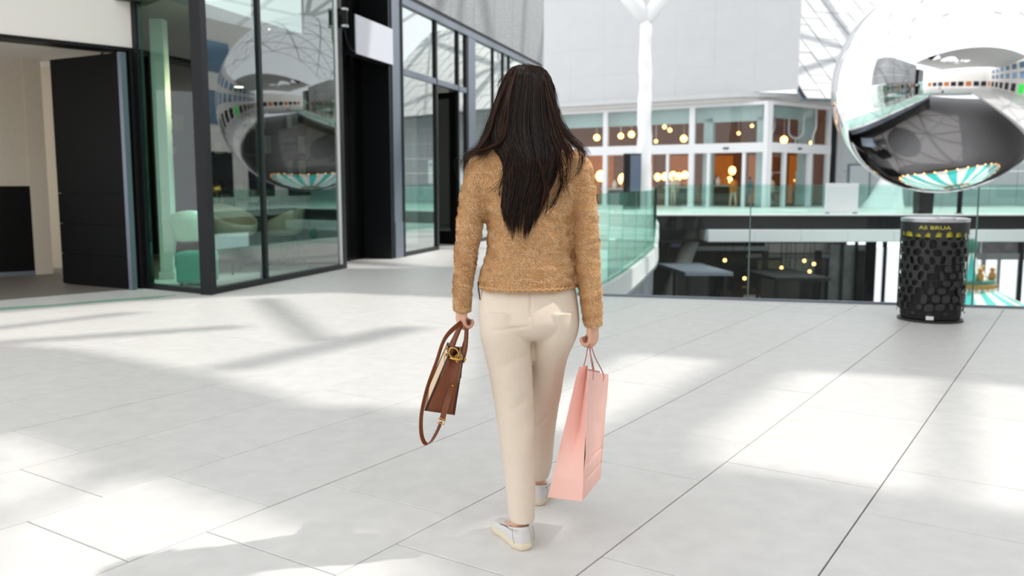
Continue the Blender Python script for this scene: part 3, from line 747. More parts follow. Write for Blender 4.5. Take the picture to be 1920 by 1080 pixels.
for sx in (-.6, .6): MB().box(wp.x + sx - .05, wp.x + sx + .05, 37.62, 37.92, 0, .06).build('foot', MT['frame_grey'], w_)

# ------------------------------------------------------------------ perforated litter bin in front of the balustrade
BC = gnd(1742.5, 607); BC = BC + BC.normalized() * .285; BR = .292; BH = .955
bn = thing('litter_bin', 'tall round black litter bin with a cut-out pebble pattern before the glass balustrade', 'bin', tuple(BC))
Lc = 2 * PI * BR
loops = [[(0, 0), (Lc, 0), (Lc, BH), (0, BH)]]
rr = random.Random(11)
rows, cols = 10, 20
for i in range(rows):
    for j in range(cols):
        cx = (j + .5 + (.5 if i % 2 else 0)) * Lc / cols; cy = .115 + (i + .5) * (BH - .235) / rows
        if cx > Lc - .05: cx -= Lc - .0
        wx = Lc / cols * rr.uniform(.20, .46); wy = (BH - .235) / rows * rr.uniform(.30, .62)
        if wx > .38 * Lc / cols: wy = min(wy, .5 * (BH - .235) / rows)
        cx += rr.uniform(-.006, .006); cy += rr.uniform(-.010, .010); tl = rr.uniform(-.6, .6); pw = rr.uniform(2.0, 3.6)
        if cx - wx < .012 or cx + wx > Lc - .012: continue
        pts = []
        for k in range(12):
            a = 2 * PI * k / 12; c, s = math.cos(a), math.sin(a); e = 2 / pw
            x = wx * math.copysign(abs(c) ** e, c); y = wy * math.copysign(abs(s) ** e, s)
            pts.append((cx + x + tl * y * .35, cy + y))
        loops.append(pts)
for j in range(13):                          # half-moon row at the foot, smaller cut-outs
    cx = (j + .5) * Lc / 13
    loops.append([(cx - .022, .098), (cx - .014, .082), (cx, .076), (cx + .014, .082), (cx + .022, .098)][::-1])
t = fill2d('t', loops, 0, .004, MT['bin_black'])
bm = bmesh.new(); bm.from_mesh(t.data); bpy.data.objects.remove(t)
bmesh.ops.remove_doubles(bm, verts=bm.verts, dist=1e-5)
for k in range(1, 60):
    x = Lc * k / 60
    bmesh.ops.bisect_plane(bm, geom=bm.verts[:] + bm.edges[:] + bm.faces[:], plane_co=(x, 0, 0), plane_no=(1, 0, 0))
for v in bm.verts:
    a = v.co.x / BR + PI / 2; r = BR - .004 + v.co.z
    v.co = Vector((r * math.cos(a), r * math.sin(a), v.co.y))
me = bpy.data.meshes.new('shell'); bm.to_mesh(me); bm.free(); me.materials.append(MT['bin_black']); meshobj('shell', me, bn)
b0 = (BC.x, BC.y, 0)
MB().lathe([(.255, .03), (.262, .06), (.262, .84), (.25, .84), (.25, .06), (.02, .05)], b0, 48, cap=False).build('liner', MT['bin_dark'], bn, 40)
MB().lathe([(.264, .79), (.266, .845), (.262, .845), (.260, .79)], b0, 48, cap=False).build('liner_bag', MT['yellow_bag'], bn, 40)
MB().lathe([(BR + .002, BH - .03), (BR + .004, BH), (BR - .03, BH + .006), (.2, BH - .02), (.2, BH - .05), (BR - .01, BH - .05)], b0, 60, cap=False).build('rim', MT['steel'], bn, 40)
MB().lathe([(.04, BH + .0), (.085, BH + .012), (.09, BH + .004), (.09, BH - .03)], (BC.x, BC.y - .2, 0), 24).build('ash_tray', MT['steel'], bn, 40)
MB().lathe([(BR - .03, 0), (BR - .008, .002), (BR - .008, .02), (BR - .03, .025)], b0, 48).build('base', MT['bin_black'], bn, 40)
cu = bpy.data.curves.new('lettering', 'FONT'); cu.body = 'AS BRUA'; cu.size = .055; cu.align_x = 'CENTER'; cu.extrude = .0008; cu.resolution_u = 2
t = bpy.data.objects.new('t', cu); COL.objects.link(t); bpy.context.view_layer.update()
me = bpy.data.meshes.new_from_object(t.evaluated_get(bpy.context.evaluated_depsgraph_get())); bpy.data.objects.remove(t)
fa = math.atan2(-BC.y, -BC.x)                 # the bin's front faces the mall entrance side
for v in me.vertices:
    a = fa + v.co.x / BR * 1.25; r = BR + .0015 + v.co.z
    v.co = Vector((r * math.cos(a), r * math.sin(a), .862 + v.co.y * .8))
me.materials.clear(); me.materials.append(MT['yellow_bag']); me.name = 'lettering'; o_ = meshobj('lettering', me, bn); o_['label'] = 'yellow lettering AS BRUA below the rim'
mb = MB(); L = []
for k in range(5):
    a = fa + (k - 2) * .055; q = lambda r, z: (BC.x + r * math.cos(a), BC.y + r * math.sin(a), z)
    L.append([q(BR + .001, .035), q(BR + .003, .035), q(BR + .003, .07), q(BR + .001, .07)])
mb.loop(L).build('sticker', MT['sticker'], bn)

# ------------------------------------------------------------------ blank sign box and spotlight on the left building
sg = thing('sign_box', 'blank white rectangular sign box projecting from the black recess', 'sign', tuple(FP(4.2, 3.5, .1)))
fpart('face', MT['sign_face'], sg, 3.60, 4.93, 3.22, 3.79, .12, .14)
fpart('case', MT['frame_dark'], sg, 3.59, 4.94, 3.21, 3.80, -.06, .12)
for s in (3.9, 4.6): fpart('bracket', MT['frame_dark'], sg, s, s + .06, 3.4, 3.6, -.5, -.06)
sl = thing('spotlight', 'small black and chrome spotlight fixed to the glass corner box post', 'spotlight', tuple(FP(3.3, 3.7, .15)))
p = FP(3.3, 3.68, .10)
MB().lathe([(.045, -.12), (.05, -.1), (.05, .1), (.045, .12)], tuple(p), 16).build('body', MT['black'], sl, 40)
for z in (-.13, .11): MB().lathe([(.055, 0), (.06, .005), (.06, .03), (.055, .035)], (p.x, p.y, p.z + z), 16).build('collar', MT['steel'], sl, 40)
fpart('bracket', MT['black'], sl, 3.26, 3.32, 3.62, 3.72, .03, .1)
MB().tube([p + Vector((0, 0, -.14)), p + Vector((.02, .02, -.3)), p + Vector((.06, .1, -.42)), p + Vector((.12, .25, -.46))], .008, 6).build('cable', MT['black'], sl, True)

# ------------------------------------------------------------------ things in front of the far shop
tc = thing('column', 'white tree-shaped column wrapped in crumpled film before the far shop', 'column', tuple(at(1207, 380, 45.0)))
p0 = at(1207, 388, 45.0); p0.z = 0; ptop = at(1211, 25, 45.0)
nz = 46; L = []
for i in range(nz):
    z = 9.75 * i / (nz - 1); c = p0.lerp(Vector((ptop.x, 45, 9.75)), i / (nz - 1)); ring = []
    for k in range(28):
        a = 2 * PI * k / 28
        n_ = mnoise.noise(Vector((math.cos(a) * 1.6, math.sin(a) * 1.6, z * 1.3))) + .7 * abs(mnoise.noise(Vector((math.cos(a) * 4, math.sin(a) * 4, z * 3.1 + 9))))
        r = (.40 - .006 * i / 2) + .085 * n_; ring.append((c.x + r * math.cos(a), c.y + r * math.sin(a), z))
    L.append(ring)
MB().loop(L).build('shaft', M('film', (238, 238, 240), .3), tc, True)
jn = Vector((ptop.x, 45, 9.7))
for dx, w0, w1 in ((-1, .34, .7), (1, .3, .38)):
    e = jn + Vector((dx * 3.2, .6, 3.6)) if dx > 0 else jn + Vector((-3.2, .2, 3.4))
    MB().tube([jn + Vector((0, 0, -.3)), jn.lerp(e, .3), e], [.36, w0 + .1, w1], 12).build('branch', MT['film'], tc, True)

tt_ = thing('display_totem', 'tall black advertising totem with a grey screen beside the white column', 'totem', tuple(gnd(1187, 389)))
q = at(1187, 388, 44.0); q.z = 0
MB().box(q.x - .52, q.x + .36, 43.9, 44.1, 0, 2.78).build('case', MT['black'], tt_, bevel=.02)
MB().box(q.x - .18, q.x + .33, 43.86, 43.9, .9, 2.7).build('screen', M('screen_grey', (86, 100, 118), .15), tt_)
fb = thing('litter_bin', 'square black litter bin on the far walkway below the mirror sphere', 'bin', tuple(at(1730, 401, 36.98 + .5)))
q = at(1730, 400, 37.8); q.z = 0
MB().hexa([(q.x - .30, 37.5, 0), (q.x + .30, 37.5, 0), (q.x + .30, 38.1, 0), (q.x - .30, 38.1, 0), (q.x - .33, 37.5, 1.0), (q.x + .33, 37.5, 1.0), (q.x + .33, 38.1, 1.0), (q.x - .33, 38.1, 1.0)]).build('body', MT['black'], fb, bevel=.02)
MB().box(q.x - .335, q.x + .335, 37.48, 38.12, 1.0, 1.06).build('lid', MT['bin_dark'], fb, bevel=.015)
pp = thing('bollard', 'slim black post on the far walkway right of the square bin', 'post', tuple(at(1798, 401, 37.8)))
q = at(1798, 400, 37.8)
MB().lathe([(.13, 0), (.13, .03), (.1, .05), (.1, 1.06), (.08, 1.1), (.01, 1.11)], (q.x, 37.8, 0), 16).build('shaft', MT['black'], pp, 40)
MB().lathe([(.17, 0), (.17, .02), (.02, .025)], (q.x, 37.8, 0), 20).build('foot_plate', MT['frame_dark'], pp)
rs = thing('wrapped_stand', 'pale film-wrapped tent-shaped stand on the far walkway under the sphere', 'stand', tuple(at(1650, 400, 47)))
q = at(1655, 392, 47.0); q.z = 0
L = []
for i in range(10):
    z = 2.35 * i / 9; rad = 1.0 * (1 - i / 9) ** .9 + .12
    L.append([(q.x + .5 * i / 9 + (rad + .12 * mnoise.noise(Vector((math.cos(2 * PI * k / 20) * 2, z * 2, math.sin(2 * PI * k / 20) * 2)))) * math.cos(2 * PI * k / 20), q.y + rad * .8 * math.sin(2 * PI * k / 20), z) for k in range(20)])
MB().loop(L).build('cover', MT['film'], rs, 60)
MB().tube([(q.x + .5, q.y, 2.3), (q.x + .5, q.y, 2.75)], .04, 8).build('pole', MT['frame_grey'], rs)

def picture_stand(px, Y, label):
    p = at(px, 388, Y); p.z = 0
    t = thing('display_stand', label, 'display stand', tuple(p), 'display stands inside the lit shop')
    m = MB()
    for sx in (-.34, .28): m.box(p.x + sx, p.x + sx + .06, p.y, p.y + .05, .0, 2.0)
    m.box(p.x - .28, p.x + .28, p.y, p.y + .05, 1.94, 2.0); m.box(p.x - .28, p.x + .28, p.y, p.y + .05, .78, .84)
    m.build('frame', MT['frame_white'], t)
    MB().box(p.x - .28, p.x + .28, p.y + .01, p.y + .03, .84, 1.16).build('board', MT['teal_grey'], t)
    MB().box(p.x - .4, p.x + .4, p.y - .2, p.y + .25, 0, .03).build('foot', MT['frame_white'], t)
    return t
picture_stand(1500, 52.2, 'white framed display stand inside the right doorway of the lit shop')
picture_stand(1455, 54.2, 'white framed display stand behind the glass left of the right doorway')
NV = [0]
def gondola(px, Y, w, h, m, label):
    p = at(px, 388, Y); p.z = 0
    t = thing('display_table', label, 'table', tuple(p), 'display tables inside the lit shop')
    MB().box(p.x - w / 2, p.x + w / 2, Y - .4, Y + .4, h - .08, h).build('tabletop', MT[m], t, bevel=.01)
    MB().box(p.x - w / 2 + .1, p.x + w / 2 - .1, Y - .3, Y + .3, 0, h - .08).build('plinth', MT['dark_wood'], t)
    n = max(2, int(w / .5))
    for k in range(n):
        mb = MB(); mb.lathe([(.05, h), (.14, h + .04), (.15, h + .3), (.06, h + .42), (.05, h + .5), (.01, h + .52)], (p.x - w / 2 + (k + .5) * w / n, Y, 0), 10)
        o_ = tag(mb.build('vase', [MT[['brass', 'cream', 'amber_glow', 'red_print'][k % 4]]], None, True), None)
        NV[0] += 1; tag(o_, f'{ORD[NV[0] - 1]} small vase from the left on the display tables inside the lit shop', 'vase', 'wares on the shop tables')
for a in ((1160, 55, 2.2, 1.0, 'cream', 'display table with wares inside the lit shop behind the totem'),
          (1270, 53.5, 1.6, 1.1, 'cream', 'display table with wares inside the lit shop right of the white column'),
          (1345, 52.6, 1.5, 1.2, 'cream', 'cream display table with wares in the open left doorway of the shop')): gondola(*a)
# lamps inside the shop
def shop_lamp(px, py, Y, r, label):
    p = at(px, py, Y)
    t = thing('pendant_lamp', label, 'lamp', tuple(p), 'lamps inside the lit shop')
    MB().ball(p, r, 12, 8).build('globe', MT['lamp_warm'], t, True)
    MB().tube([p + Vector((0, 0, r)), (p.x, p.y, 5.62)], .02, 6).build('cord', MT['frame_white'], t)
for k, a in enumerate(sorted(((1164, 255, 54, .17), (1184, 252, 55, .2), (1246, 238, 54, .12), (1256, 244, 54, .12), (1230, 265, 53, .1), (1332, 267, 51, .12), (1119, 258, 57, .2), (1282, 260, 57, .22), (1470, 262, 53, .22), (1515, 268, 52, .2), (1500, 282, 52, .11), (1385, 250, 55, .1), (1410, 236, 56, .1)))):
    shop_lamp(*a, f'{ORD[k]} warm pendant lamp from the left behind the upper windows of the lit shop')
for k, a in enumerate(sorted(((1233, 332, 55, .2), (1246, 331, 56, .2), (1262, 330, 55, .24), (1273, 331, 56.5, .2), (1284, 328, 55, .2), (1168, 336, 56, .3), (1126, 330, 58, .3), (1368, 337, 54, .16), (1373, 320, 55, .22), (1495, 338, 55, .2)))):
    p = at(a[0], a[1], a[2])
    t = thing('table_lamp', f'{ORD[k]} glowing shelf lamp from the left behind the lower panes of the lit shop', 'lamp', (p.x, p.y, 0), 'shelf lamps inside the lit shop')
    MB().ball(p, a[3], 12, 8, sz=1.2).build('shade', MT['lamp_warm'], t, True)
    MB().lathe([(.16, 0), (.16, .03), (.03, .06), (.03, p.z - a[3] * 1.1)], (p.x, p.y, 0), 10).build('stand', MT['dark_wood'], t)
bs = thing('wall_screen', 'bright blue screen hanging inside the right doorway of the shop', 'screen', tuple(at(1514, 308, 55)))
q = at(1514, 306, 55)
MB().box(q.x - .28, q.x + .28, 55, 55.05, q.z - .5, q.z + .5).build('display', MT['blue_screen'], bs)
MB().box(q.x - .32, q.x + .32, 55.05, 55.1, q.z - .54, q.z + .54).build('case', MT['black'], bs)
for x_ in (-.2, .2): MB().box(q.x + x_ - .015, q.x + x_ + .015, 55.05, 55.08, q.z + .5, 5.62).build('hanger', MT['black'], bs)
ht = thing('hanging_loop', 'pale U-shaped tube light hanging behind the upper right shop window', 'light', tuple(at(1490, 220, 50.5)))
for px in (1472 + 21, ):
    c = at(px, 232, 50.5)
    pts = [(c.x - .42, c.y, 5.6)] + [(c.x + .42 * math.cos(PI + PI * k / 10), c.y, c.z - .4 + .42 * math.sin(PI + PI * k / 10)) for k in range(11)] + [(c.x + .42, c.y, 5.6)]
    MB().tube(pts, .05, 8).build('tube', MT['frame_white'], ht, True)
    MB().tube([(c.x, c.y, c.z - .8), (c.x, c.y, c.z - 1.15)], .04, 8).build('stem', MT['frame_white'], ht)
for px, lab in ((1452, 'pale hanging tube light at the left of the upper right shop window'), (1530, 'pale hanging tube light at the right of the upper right shop window')):
    c = at(px, 240, 50.8); t = thing('hanging_loop', lab, 'light', tuple(c))
    MB().tube([(c.x, c.y, 5.6), (c.x, c.y, c.z), (c.x - .18, c.y, c.z - .5), (c.x - .18, c.y, c.z - .9)], .05, 8).build('tube', MT['frame_white'], t, True)
    MB().lathe([(.1, 0), (.1, .06), (.02, .07)], (c.x, c.y, 5.54), 12).build('rose', MT['frame_white'], t)

# ------------------------------------------------------------------ carousel on the lower level
CC = at(1823, 460, 31.0); CX, CYy = CC.x, 31.0; ZK = CC.z
def zof(py, Y=31.0): return at(1823, py, Y).z
ca = thing('carousel', 'round fairground carousel with a teal and white striped canopy on the lower level', 'carousel', (CX, CYy, -6))
def cone_panels(n, r0, z0, r1, z1, name, mats, sag=0.0, rot=0.0, k=4):
    for i in range(n):
        a0, a1 = 2 * PI * i / n + rot, 2 * PI * (i + 1) / n + rot; L = []
        for s in range(k + 1):
            f = s / k; r = r0 + (r1 - r0) * f; z = z0 + (z1 - z0) * f - sag * math.sin(PI * f)
            q = lambda a, rr, dz: (CX + rr * math.cos(a), CYy + rr * math.sin(a), z + dz)
            L.append([q(a0, r, 0), q(a1, r, 0), q(a1, r, -.03), q(a0, r, -.03)])
        MB().loop(L).build(name, mats[i % len(mats)], ca)
zr, zt = zof(541), zof(474)
cone_panels(10, .06, zt, .66, zof(524), 'spire_panel', [MT['cream'], MT['teal'], MT['cream'], MT['cream'], MT['teal']], .08, .2)
cone_panels(28, .74, zr + .02, 4.35, zr - 1.15, 'canopy_panel', [MT['teal'], MT['cream']], .22, .1)
MB().ball((CX, CYy, ZK), .2, 14, 10, sz=1.25).build('finial', MT['green_paint'], ca, True)
MB().lathe([(.66, zof(532)), (.8, zof(530)), (.8, zof(524)), (.68, zof(522))], (CX, CYy, 0), 40).build('crown_band', MT['green_paint'], ca, 40)
MB().lathe([(.7, zof(541)), (.84, zof(539)), (.88, zof(531)), (.72, zof(529))], (CX, CYy, 0), 40).build('crown_band', MT['gold_paint'], ca, 40)
mb = MB()
for k in range(26):
    a = 2 * PI * k / 26; mb.ball((CX + .80 * math.cos(a), CYy + .80 * math.sin(a), zof(541)), .085, 8, 6)
mb.build('scalloped_edge', MT['cream'], ca, True)['kind'] = 'stuff'
for k in range(6):
    a = 2 * PI * k / 6 + .5; MB().lathe([(.02, .0), (.1, .06), (.13, .22), (.06, .34), (.1, .42), (.02, .5)], (CX + .68 * math.cos(a), CYy + .68 * math.sin(a), zof(525)), 10).build('figure', MT['gold_paint'], ca, True)
ze = zr - 1.15
for k in range(28):
    a = 2 * PI * k / 28 + .1; a1 = 2 * PI * (k + 1) / 28 + .1; L = []
    for s in range(5):
        f = a + (a1 - a) * s / 4; dz = .3 + .22 * math.sin(PI * s / 4)
        L.append([(CX + r * math.cos(f), CYy + r * math.sin(f), z) for r, z in ((4.33, ze - dz), (4.38, ze - dz), (4.38, ze + .02), (4.33, ze + .02))])
    MB().loop(L).build('valance', MT['cream' if k % 2 else 'gold_paint'], ca)
    MB().ball((CX + 4.45 * math.cos(a), CYy + 4.45 * math.sin(a), ze - .05), .09, 8, 6).build('bulb', MT['lamp_warm'], ca, True)
MB().lathe([(.5, -6), (.6, -5.9), (.6, -3.9), (.9, -3.6), (.4, ze + .6)], (CX, CYy, 0), 24).build('centre_column', MT['cream'], ca, 40)
MB().lathe([(4.3, -6), (4.35, -5.95), (4.35, -5.72), (4.3, -5.7), (.1, -5.7)], (CX, CYy, 0), 48).build('deck', MT['dark_wood'], ca, 40)
for k in range(10):
    a = 2 * PI * k / 10 + .2; x, y = CX + 3.4 * math.cos(a), CYy + 3.4 * math.sin(a)
    MB().tube([(x, y, -5.7), (x, y, ze + .15)], .03, 8).build('pole', MT['brass'], ca)
    t_ = Vector((-math.sin(a), math.cos(a), 0)); c = Vector((x, y, -4.75)); hb = MB()
    hb.tube([c - t_ * .55 + Vector((0, 0, .05)), c - t_ * .3, c + t_ * .25, c + t_ * .5 + Vector((0, 0, .25)), c + t_ * .68 + Vector((0, 0, .62)), c + t_ * .9 + Vector((0, 0, .5))], [.1, .2, .19, .15, .11, .06], 10)
    for f in (-.38, .3):
        for sgn in (-.1, .1):
            n_ = Vector((t_.y, -t_.x, 0)) * sgn; hb.tube([c + t_ * f + n_, c + t_ * (f + .12) + n_ + Vector((0, 0, -.35)), c + t_ * (f - .08) + n_ + Vector((0, 0, -.65))], [.07, .045, .03], 6)
    hb.build('horse', MT['cream'], ca, True)

# booth and counter, lamps on the lower level
def booth(q0, q1, Y, zt, lab, roofm, bodym):
    a, b = at(q0, 500, Y).x, at(q1, 500, Y).x
    t = thing('market_booth', lab, 'booth', ((a + b) / 2, Y + 1, -6))
    MB().hexa([(a - .1, Y - .3, zt - .12), (b + .1, Y - .3, zt - .12), (b - .3, Y + 3.2, zt - .12), (a - .5, Y + 3.2, zt - .12), (a - .1, Y - .3, zt), (b + .1, Y - .3, zt), (b - .3, Y + 3.2, zt + .0), (a - .5, Y + 3.2, zt)]).build('roof', MT[roofm], t)
    MB().box(a, b, Y, Y + 2.8, -6, -4.9).build('counter', MT[bodym], t)
    for x in (a + .08, b - .08):
        for y in (Y + .1, Y + 2.7): MB().box(x - .06, x + .06, y - .06, y + .06, -4.9, zt - .12).build('post', MT['black'], t)
    MB().box(a + .15, b - .15, Y + 2.5, Y + 2.6, -4.9, zt - .12).build('back_panel', MT['lower_dark'], t)
    return t
booth(1288, 1366, 30.5, zof(509, 30.5), 'dark market booth with a flat grey roof on the lower level', 'frame_grey', 'fascia_dark')
booth(1455, 1548, 33.5, zof(519, 33.5), 'black market booth beside the tinted windows on the lower level', 'fascia_dark', 'black')
for k, a in enumerate(sorted(((1359, 488), (1465, 502), (1481, 509), (1490, 513), (1508, 489), (1518, 509), (1474, 530), (1462, 537), (1396, 522), (1372, 557), (1470, 555), (1440, 510), (1526, 495)))):
    p = at(a[0], a[1], 40.6 + .8 * (k % 3)); t = thing('string_lamp', f'{ORD[k]} small warm bulb from the left in the dark level below the far walkway', 'lamp', tuple(p), 'pendant bulbs on the lower level')
    MB().ball(p, .075, 10, 8).build('bulb', MT['lamp_warm'], t, True)
    MB().tube([p + Vector((0, 0, .06)), (p.x, p.y, -1.2)], .012, 5).build('cord', MT['black'], t)
for a in ((1372, 545, 40, 'brown'), (1412, 540, 41, 'pale'), (1441, 545, 43, 'tan')):
    p = at(a[0], a[1], a[2]); mm = {'brown': 'gold_paint', 'pale': 'cream', 'tan': 'shell_beige'}[a[3]]
    t = thing('display_cabinet', f'{a[3]} display cabinet in the dark lower level left of the black booth', 'cabinet', (p.x, p.y, -6))
    MB().box(p.x - .5, p.x + .5, p.y, p.y + .6, -6, -3.6).build('carcass', MT['dark_wood'], t)
    for z in (-5.6, -5.0, -4.4): MB().box(p.x - .44, p.x + .44, p.y - .03, p.y, z, z + .45).build('door', MT[mm], t)
# slanting pillar that carries the far slab
sp_ = thing('slanted_pillar', 'slanted grey concrete pillar under the far walkway at the left', 'pillar', tuple(at(1300, 470, 38.5)))
a, b = at(1306, 425, 38.5), at(1286, 478, 38.5)
MB().tube([b + (b - a) * 2.2, a + (a - b) * .4], .36, 14).build('shaft', M('concrete', (150, 152, 150), .6), sp_, True)
MB().lathe([(.7, -6), (.7, -5.85), (.45, -5.8)], tuple((b + (b - a) * 2.2).xy) + (0,), 16).build('foot', MT['concrete'], sp_)

# ------------------------------------------------------------------ furniture inside the glass corner box
def shell_chair(label, mshell, legs_m='black'):
    t = thing('shell_chair', label, 'chair', (0, 0, 0), 'tub chairs inside the glass corner box')
    L = []
    prof = [(.02, .43, 0), (.17, .44, .0), (.23, .49, .02), (.255, .58, .03), (.265, .70, .05), (.262, .82, .07)]
    n = 40
    for r, z, lean in prof:
        ring = []
        for k in range(n):
            a = 2 * PI * k / n; back = .5 - .5 * math.sin(a)     # 1 at the back (-y)
            h = .46 + (z - .46) * (.32 + .68 * back ** 1.1) if z > .46 else z
            ring.append((r * 1.02 * math.cos(a), r * math.sin(a) - lean * back, h))
        L.append(ring)
    m = MB().loop(L, cap=False).build('shell', MT[mshell], t, True); s = m.modifiers.new('s', 'SOLIDIFY'); s.thickness = .022
    MB().lathe([(.2, .455), (.21, .47), (.18, .50), (.02, .505)], (0, .01, 0), 28).build('cushion', MT[mshell], t, True)
    for sx in (-1, 1):
        for sy in (-1, 1): MB().tube([(sx * .11, sy * .11, .44), (sx * .22, sy * .22, 0)], [.016, .011], 8).build('leg', MT[legs_m], t)
    MB().box(-.13, .13, -.13, .13, .42, .44).build('base_frame', MT[legs_m], t)
    return t
def fplace(px, Y): p = at(px, 400, Y); return (p.x, p.y, 0)
c1 = shell_chair('white tub chair inside the glass corner box next to the green ottoman', 'shell_white'); c1.location = fplace(348, 12.0); c1.rotation_euler = (0, 0, .5); c1.scale = (1.12, 1.12, 1.12)
c2 = shell_chair('beige tub chair in the middle behind the corner box glass', 'shell_beige'); c2.location = fplace(440, 12.6); c2.rotation_euler = (0, 0, -2.2); c2.scale = (1.2,) * 3
c3 = dup(c2, fplace(530, 13.55), 1.2, 'beige tub chair farthest right behind the corner box glass'); c3.scale = (1.1,) * 3
ot = thing('ottoman', 'square grey-green upholstered ottoman behind the left pane of the glass box', 'ottoman', fplace(362, 10.95))
q = fplace(366, 11.0)
MB().box(q[0] - .21, q[0] + .21, q[1] - .2, q[1] + .2, .04, .43).build('cushion', MT['ottoman'], ot, bevel=.035)
for sx in (-.15, .15):
    for sy in (-.15, .15): MB().box(q[0] + sx - .02, q[0] + sx + .02, q[1] + sy - .02, q[1] + sy + .02, 0, .04).build('foot', MT['black'], ot)
co = thing('column', 'slim white square column just behind the left glass pane', 'column', fplace(312, 11.7))
q = fplace(313, 11.75)
MB().box(q[0] - .085, q[0] + .085, q[1] - .085, q[1] + .085, 0, 3.4).build('shaft', MT['white'], co)
MB().box(q[0] - .105, q[0] + .105, q[1] - .105, q[1] + .105, 0, .1).build('plinth', MT['white'], co)
tb = thing('side_table', 'low round wooden table between the tub chairs in the glass box', 'table', fplace(478, 13.75))
q = fplace(478, 13.75)
MB().lathe([(.38, .68), (.4, .69), (.4, .715), (.38, .72)], (q[0], q[1], 0), 32).build('tabletop', MT['dark_wood'], tb, 40)
MB().lathe([(.22, 0), (.22, .02), (.03, .05), (.03, .68)], (q[0], q[1], 0), 24).build('pedestal', MT['black'], tb, 40)
dl_ = thing('table_lamp', 'brass dome table lamp on the sideboard behind the corner box glass', 'lamp', fplace(410, 14.3))
q = fplace(408, 14.3)
L = MB().lathe([(.19, 1.14), (.185, 1.2), (.14, 1.29), (.05, 1.335), (.01, 1.34)], (q[0], q[1], 0), 28, cap=False).build('shade', MT['brass'], dl_, True); L.modifiers.new('s', 'SOLIDIFY').thickness = .006
MB().lathe([(.09, .80), (.09, .82), (.015, .84), (.015, 1.33)], (q[0], q[1], 0), 16).build('stand', MT['brass'], dl_, 40)
MB().ball((q[0], q[1], 1.2), .04, 10, 8).build('bulb', MT['lamp_warm'], dl_, True)
sb = thing('sideboard', 'low dark wooden sideboard carrying the brass lamp and plants', 'sideboard', fplace(440, 14.4))
q = fplace(440, 14.4)
MB().box(q[0] - .9, q[0] + .9, q[1] - .22, q[1] + .22, .76, .8).build('worktop', MT['dark_wood'], sb)
MB().box(q[0] - .86, q[0] + .86, q[1] - .2, q[1] + .2, .12, .76).build('carcass', MT['lower_dark'], sb)
for k in range(3): MB().box(q[0] - .84 + .57 * k, q[0] - .29 + .57 * k, q[1] - .215, q[1] - .2, .15, .73).build('door', MT['dark_wood'], sb)
for sx in (-.8, .8):
    for sy in (-.15, .15): MB().box(q[0] + sx - .02, q[0] + sx + .02, q[1] + sy - .02, q[1] + sy + .02, 0, .12).build('leg', MT['black'], sb)
def plant(px, Y, zb, h, n, label, pot=.11):
    q = fplace(px, Y); t = thing('potted_plant', label, 'plant', (q[0], q[1], zb))
    MB().lathe([(pot * .7, zb), (pot, zb + .2), (pot * .88, zb + .2), (pot * .8, zb + .16)], (q[0], q[1], 0), 20).build('pot', MT['clay'], t, 40)
    lv = MB(); rr = random.Random(px)
    for k in range(n):
        a = rr.uniform(0, 2 * PI); el = rr.uniform(.35, 1.4); ln = h * rr.uniform(.55, 1.0); w = .045 * rr.uniform(.7, 1.3)
        d = Vector((math.cos(a) * math.cos(el), math.sin(a) * math.cos(el), math.sin(el))); sd_ = Vector((-math.sin(a), math.cos(a), 0))
        p = [Vector((q[0], q[1], zb + .18)) + d * ln * f + Vector((0, 0, -.35 * ln * f * f * math.cos(el))) for f in (0, .35, .7, 1)]
        ws = [.006, w, w * .8, .002]
        v = [x for pp_, w2 in zip(p, ws) for x in (pp_ - sd_ * w2, pp_ + sd_ * w2)]
        lv.add(v, [(0, 1, 3, 2), (2, 3, 5, 4), (4, 5, 7, 6)])
    o_ = lv.build('leaves', MT['leaf'], t); o_['kind'] = 'stuff'; o_.modifiers.new('s', 'SOLIDIFY').thickness = .002
    return t
plant(453, 14.4, .8, .36, 70, 'bushy green plant on the sideboard right of the brass lamp')
plant(494, 14.45, .8, .3, 50, 'smaller green plant at the right end of the sideboard', .09)
pb_ = thing('pendant_lamp', 'bare glowing bulb hanging behind the left glass pane near the corner post', 'lamp', tuple(at(367, 166, 12.0)))
q = at(367, 166, 12.0)
MB().ball(q, .045, 14, 10).build('bulb', MT['lamp_white'], pb_, True)
MB().tube([q + Vector((0, 0, .04)), q + Vector((0, 0, .1))], .016, 8).build('socket', MT['brass'], pb_); MB().tube([q + Vector((0, 0, .1)), (q.x, q.y, 3.4)], .004, 5).build('cord', MT['black'], pb_)
pl_ = bpy.data.lights.new('bulb_light', 'POINT'); pl_.energy = 18; pl_.color = (1, .72, .42); pl_.shadow_soft_size = .05
po = bpy.data.objects.new('bulb_light', pl_); COL.objects.link(po); po.location = q + Vector((0, 0, -.08))
cl_ = thing('ceiling_lamp', 'small warm ceiling spot behind the middle pane of the glass box', 'lamp', tuple(at(448, 163, 13.0)))
q = at(448, 163, 13.0); MB().lathe([(.07, 0), (.08, .01), (.08, .05), (.02, .05)], tuple(q), 16).build('body', MT['black'], cl_); MB().lathe([(.06, -.006), (.065, 0), (.01, .002)], tuple(q), 16).build('lens', MT['lamp_white'], cl_); MB().tube([q + Vector((0, 0, .05)), (q.x, q.y, 3.4)], .01, 6).build('stem', MT['black'], cl_)
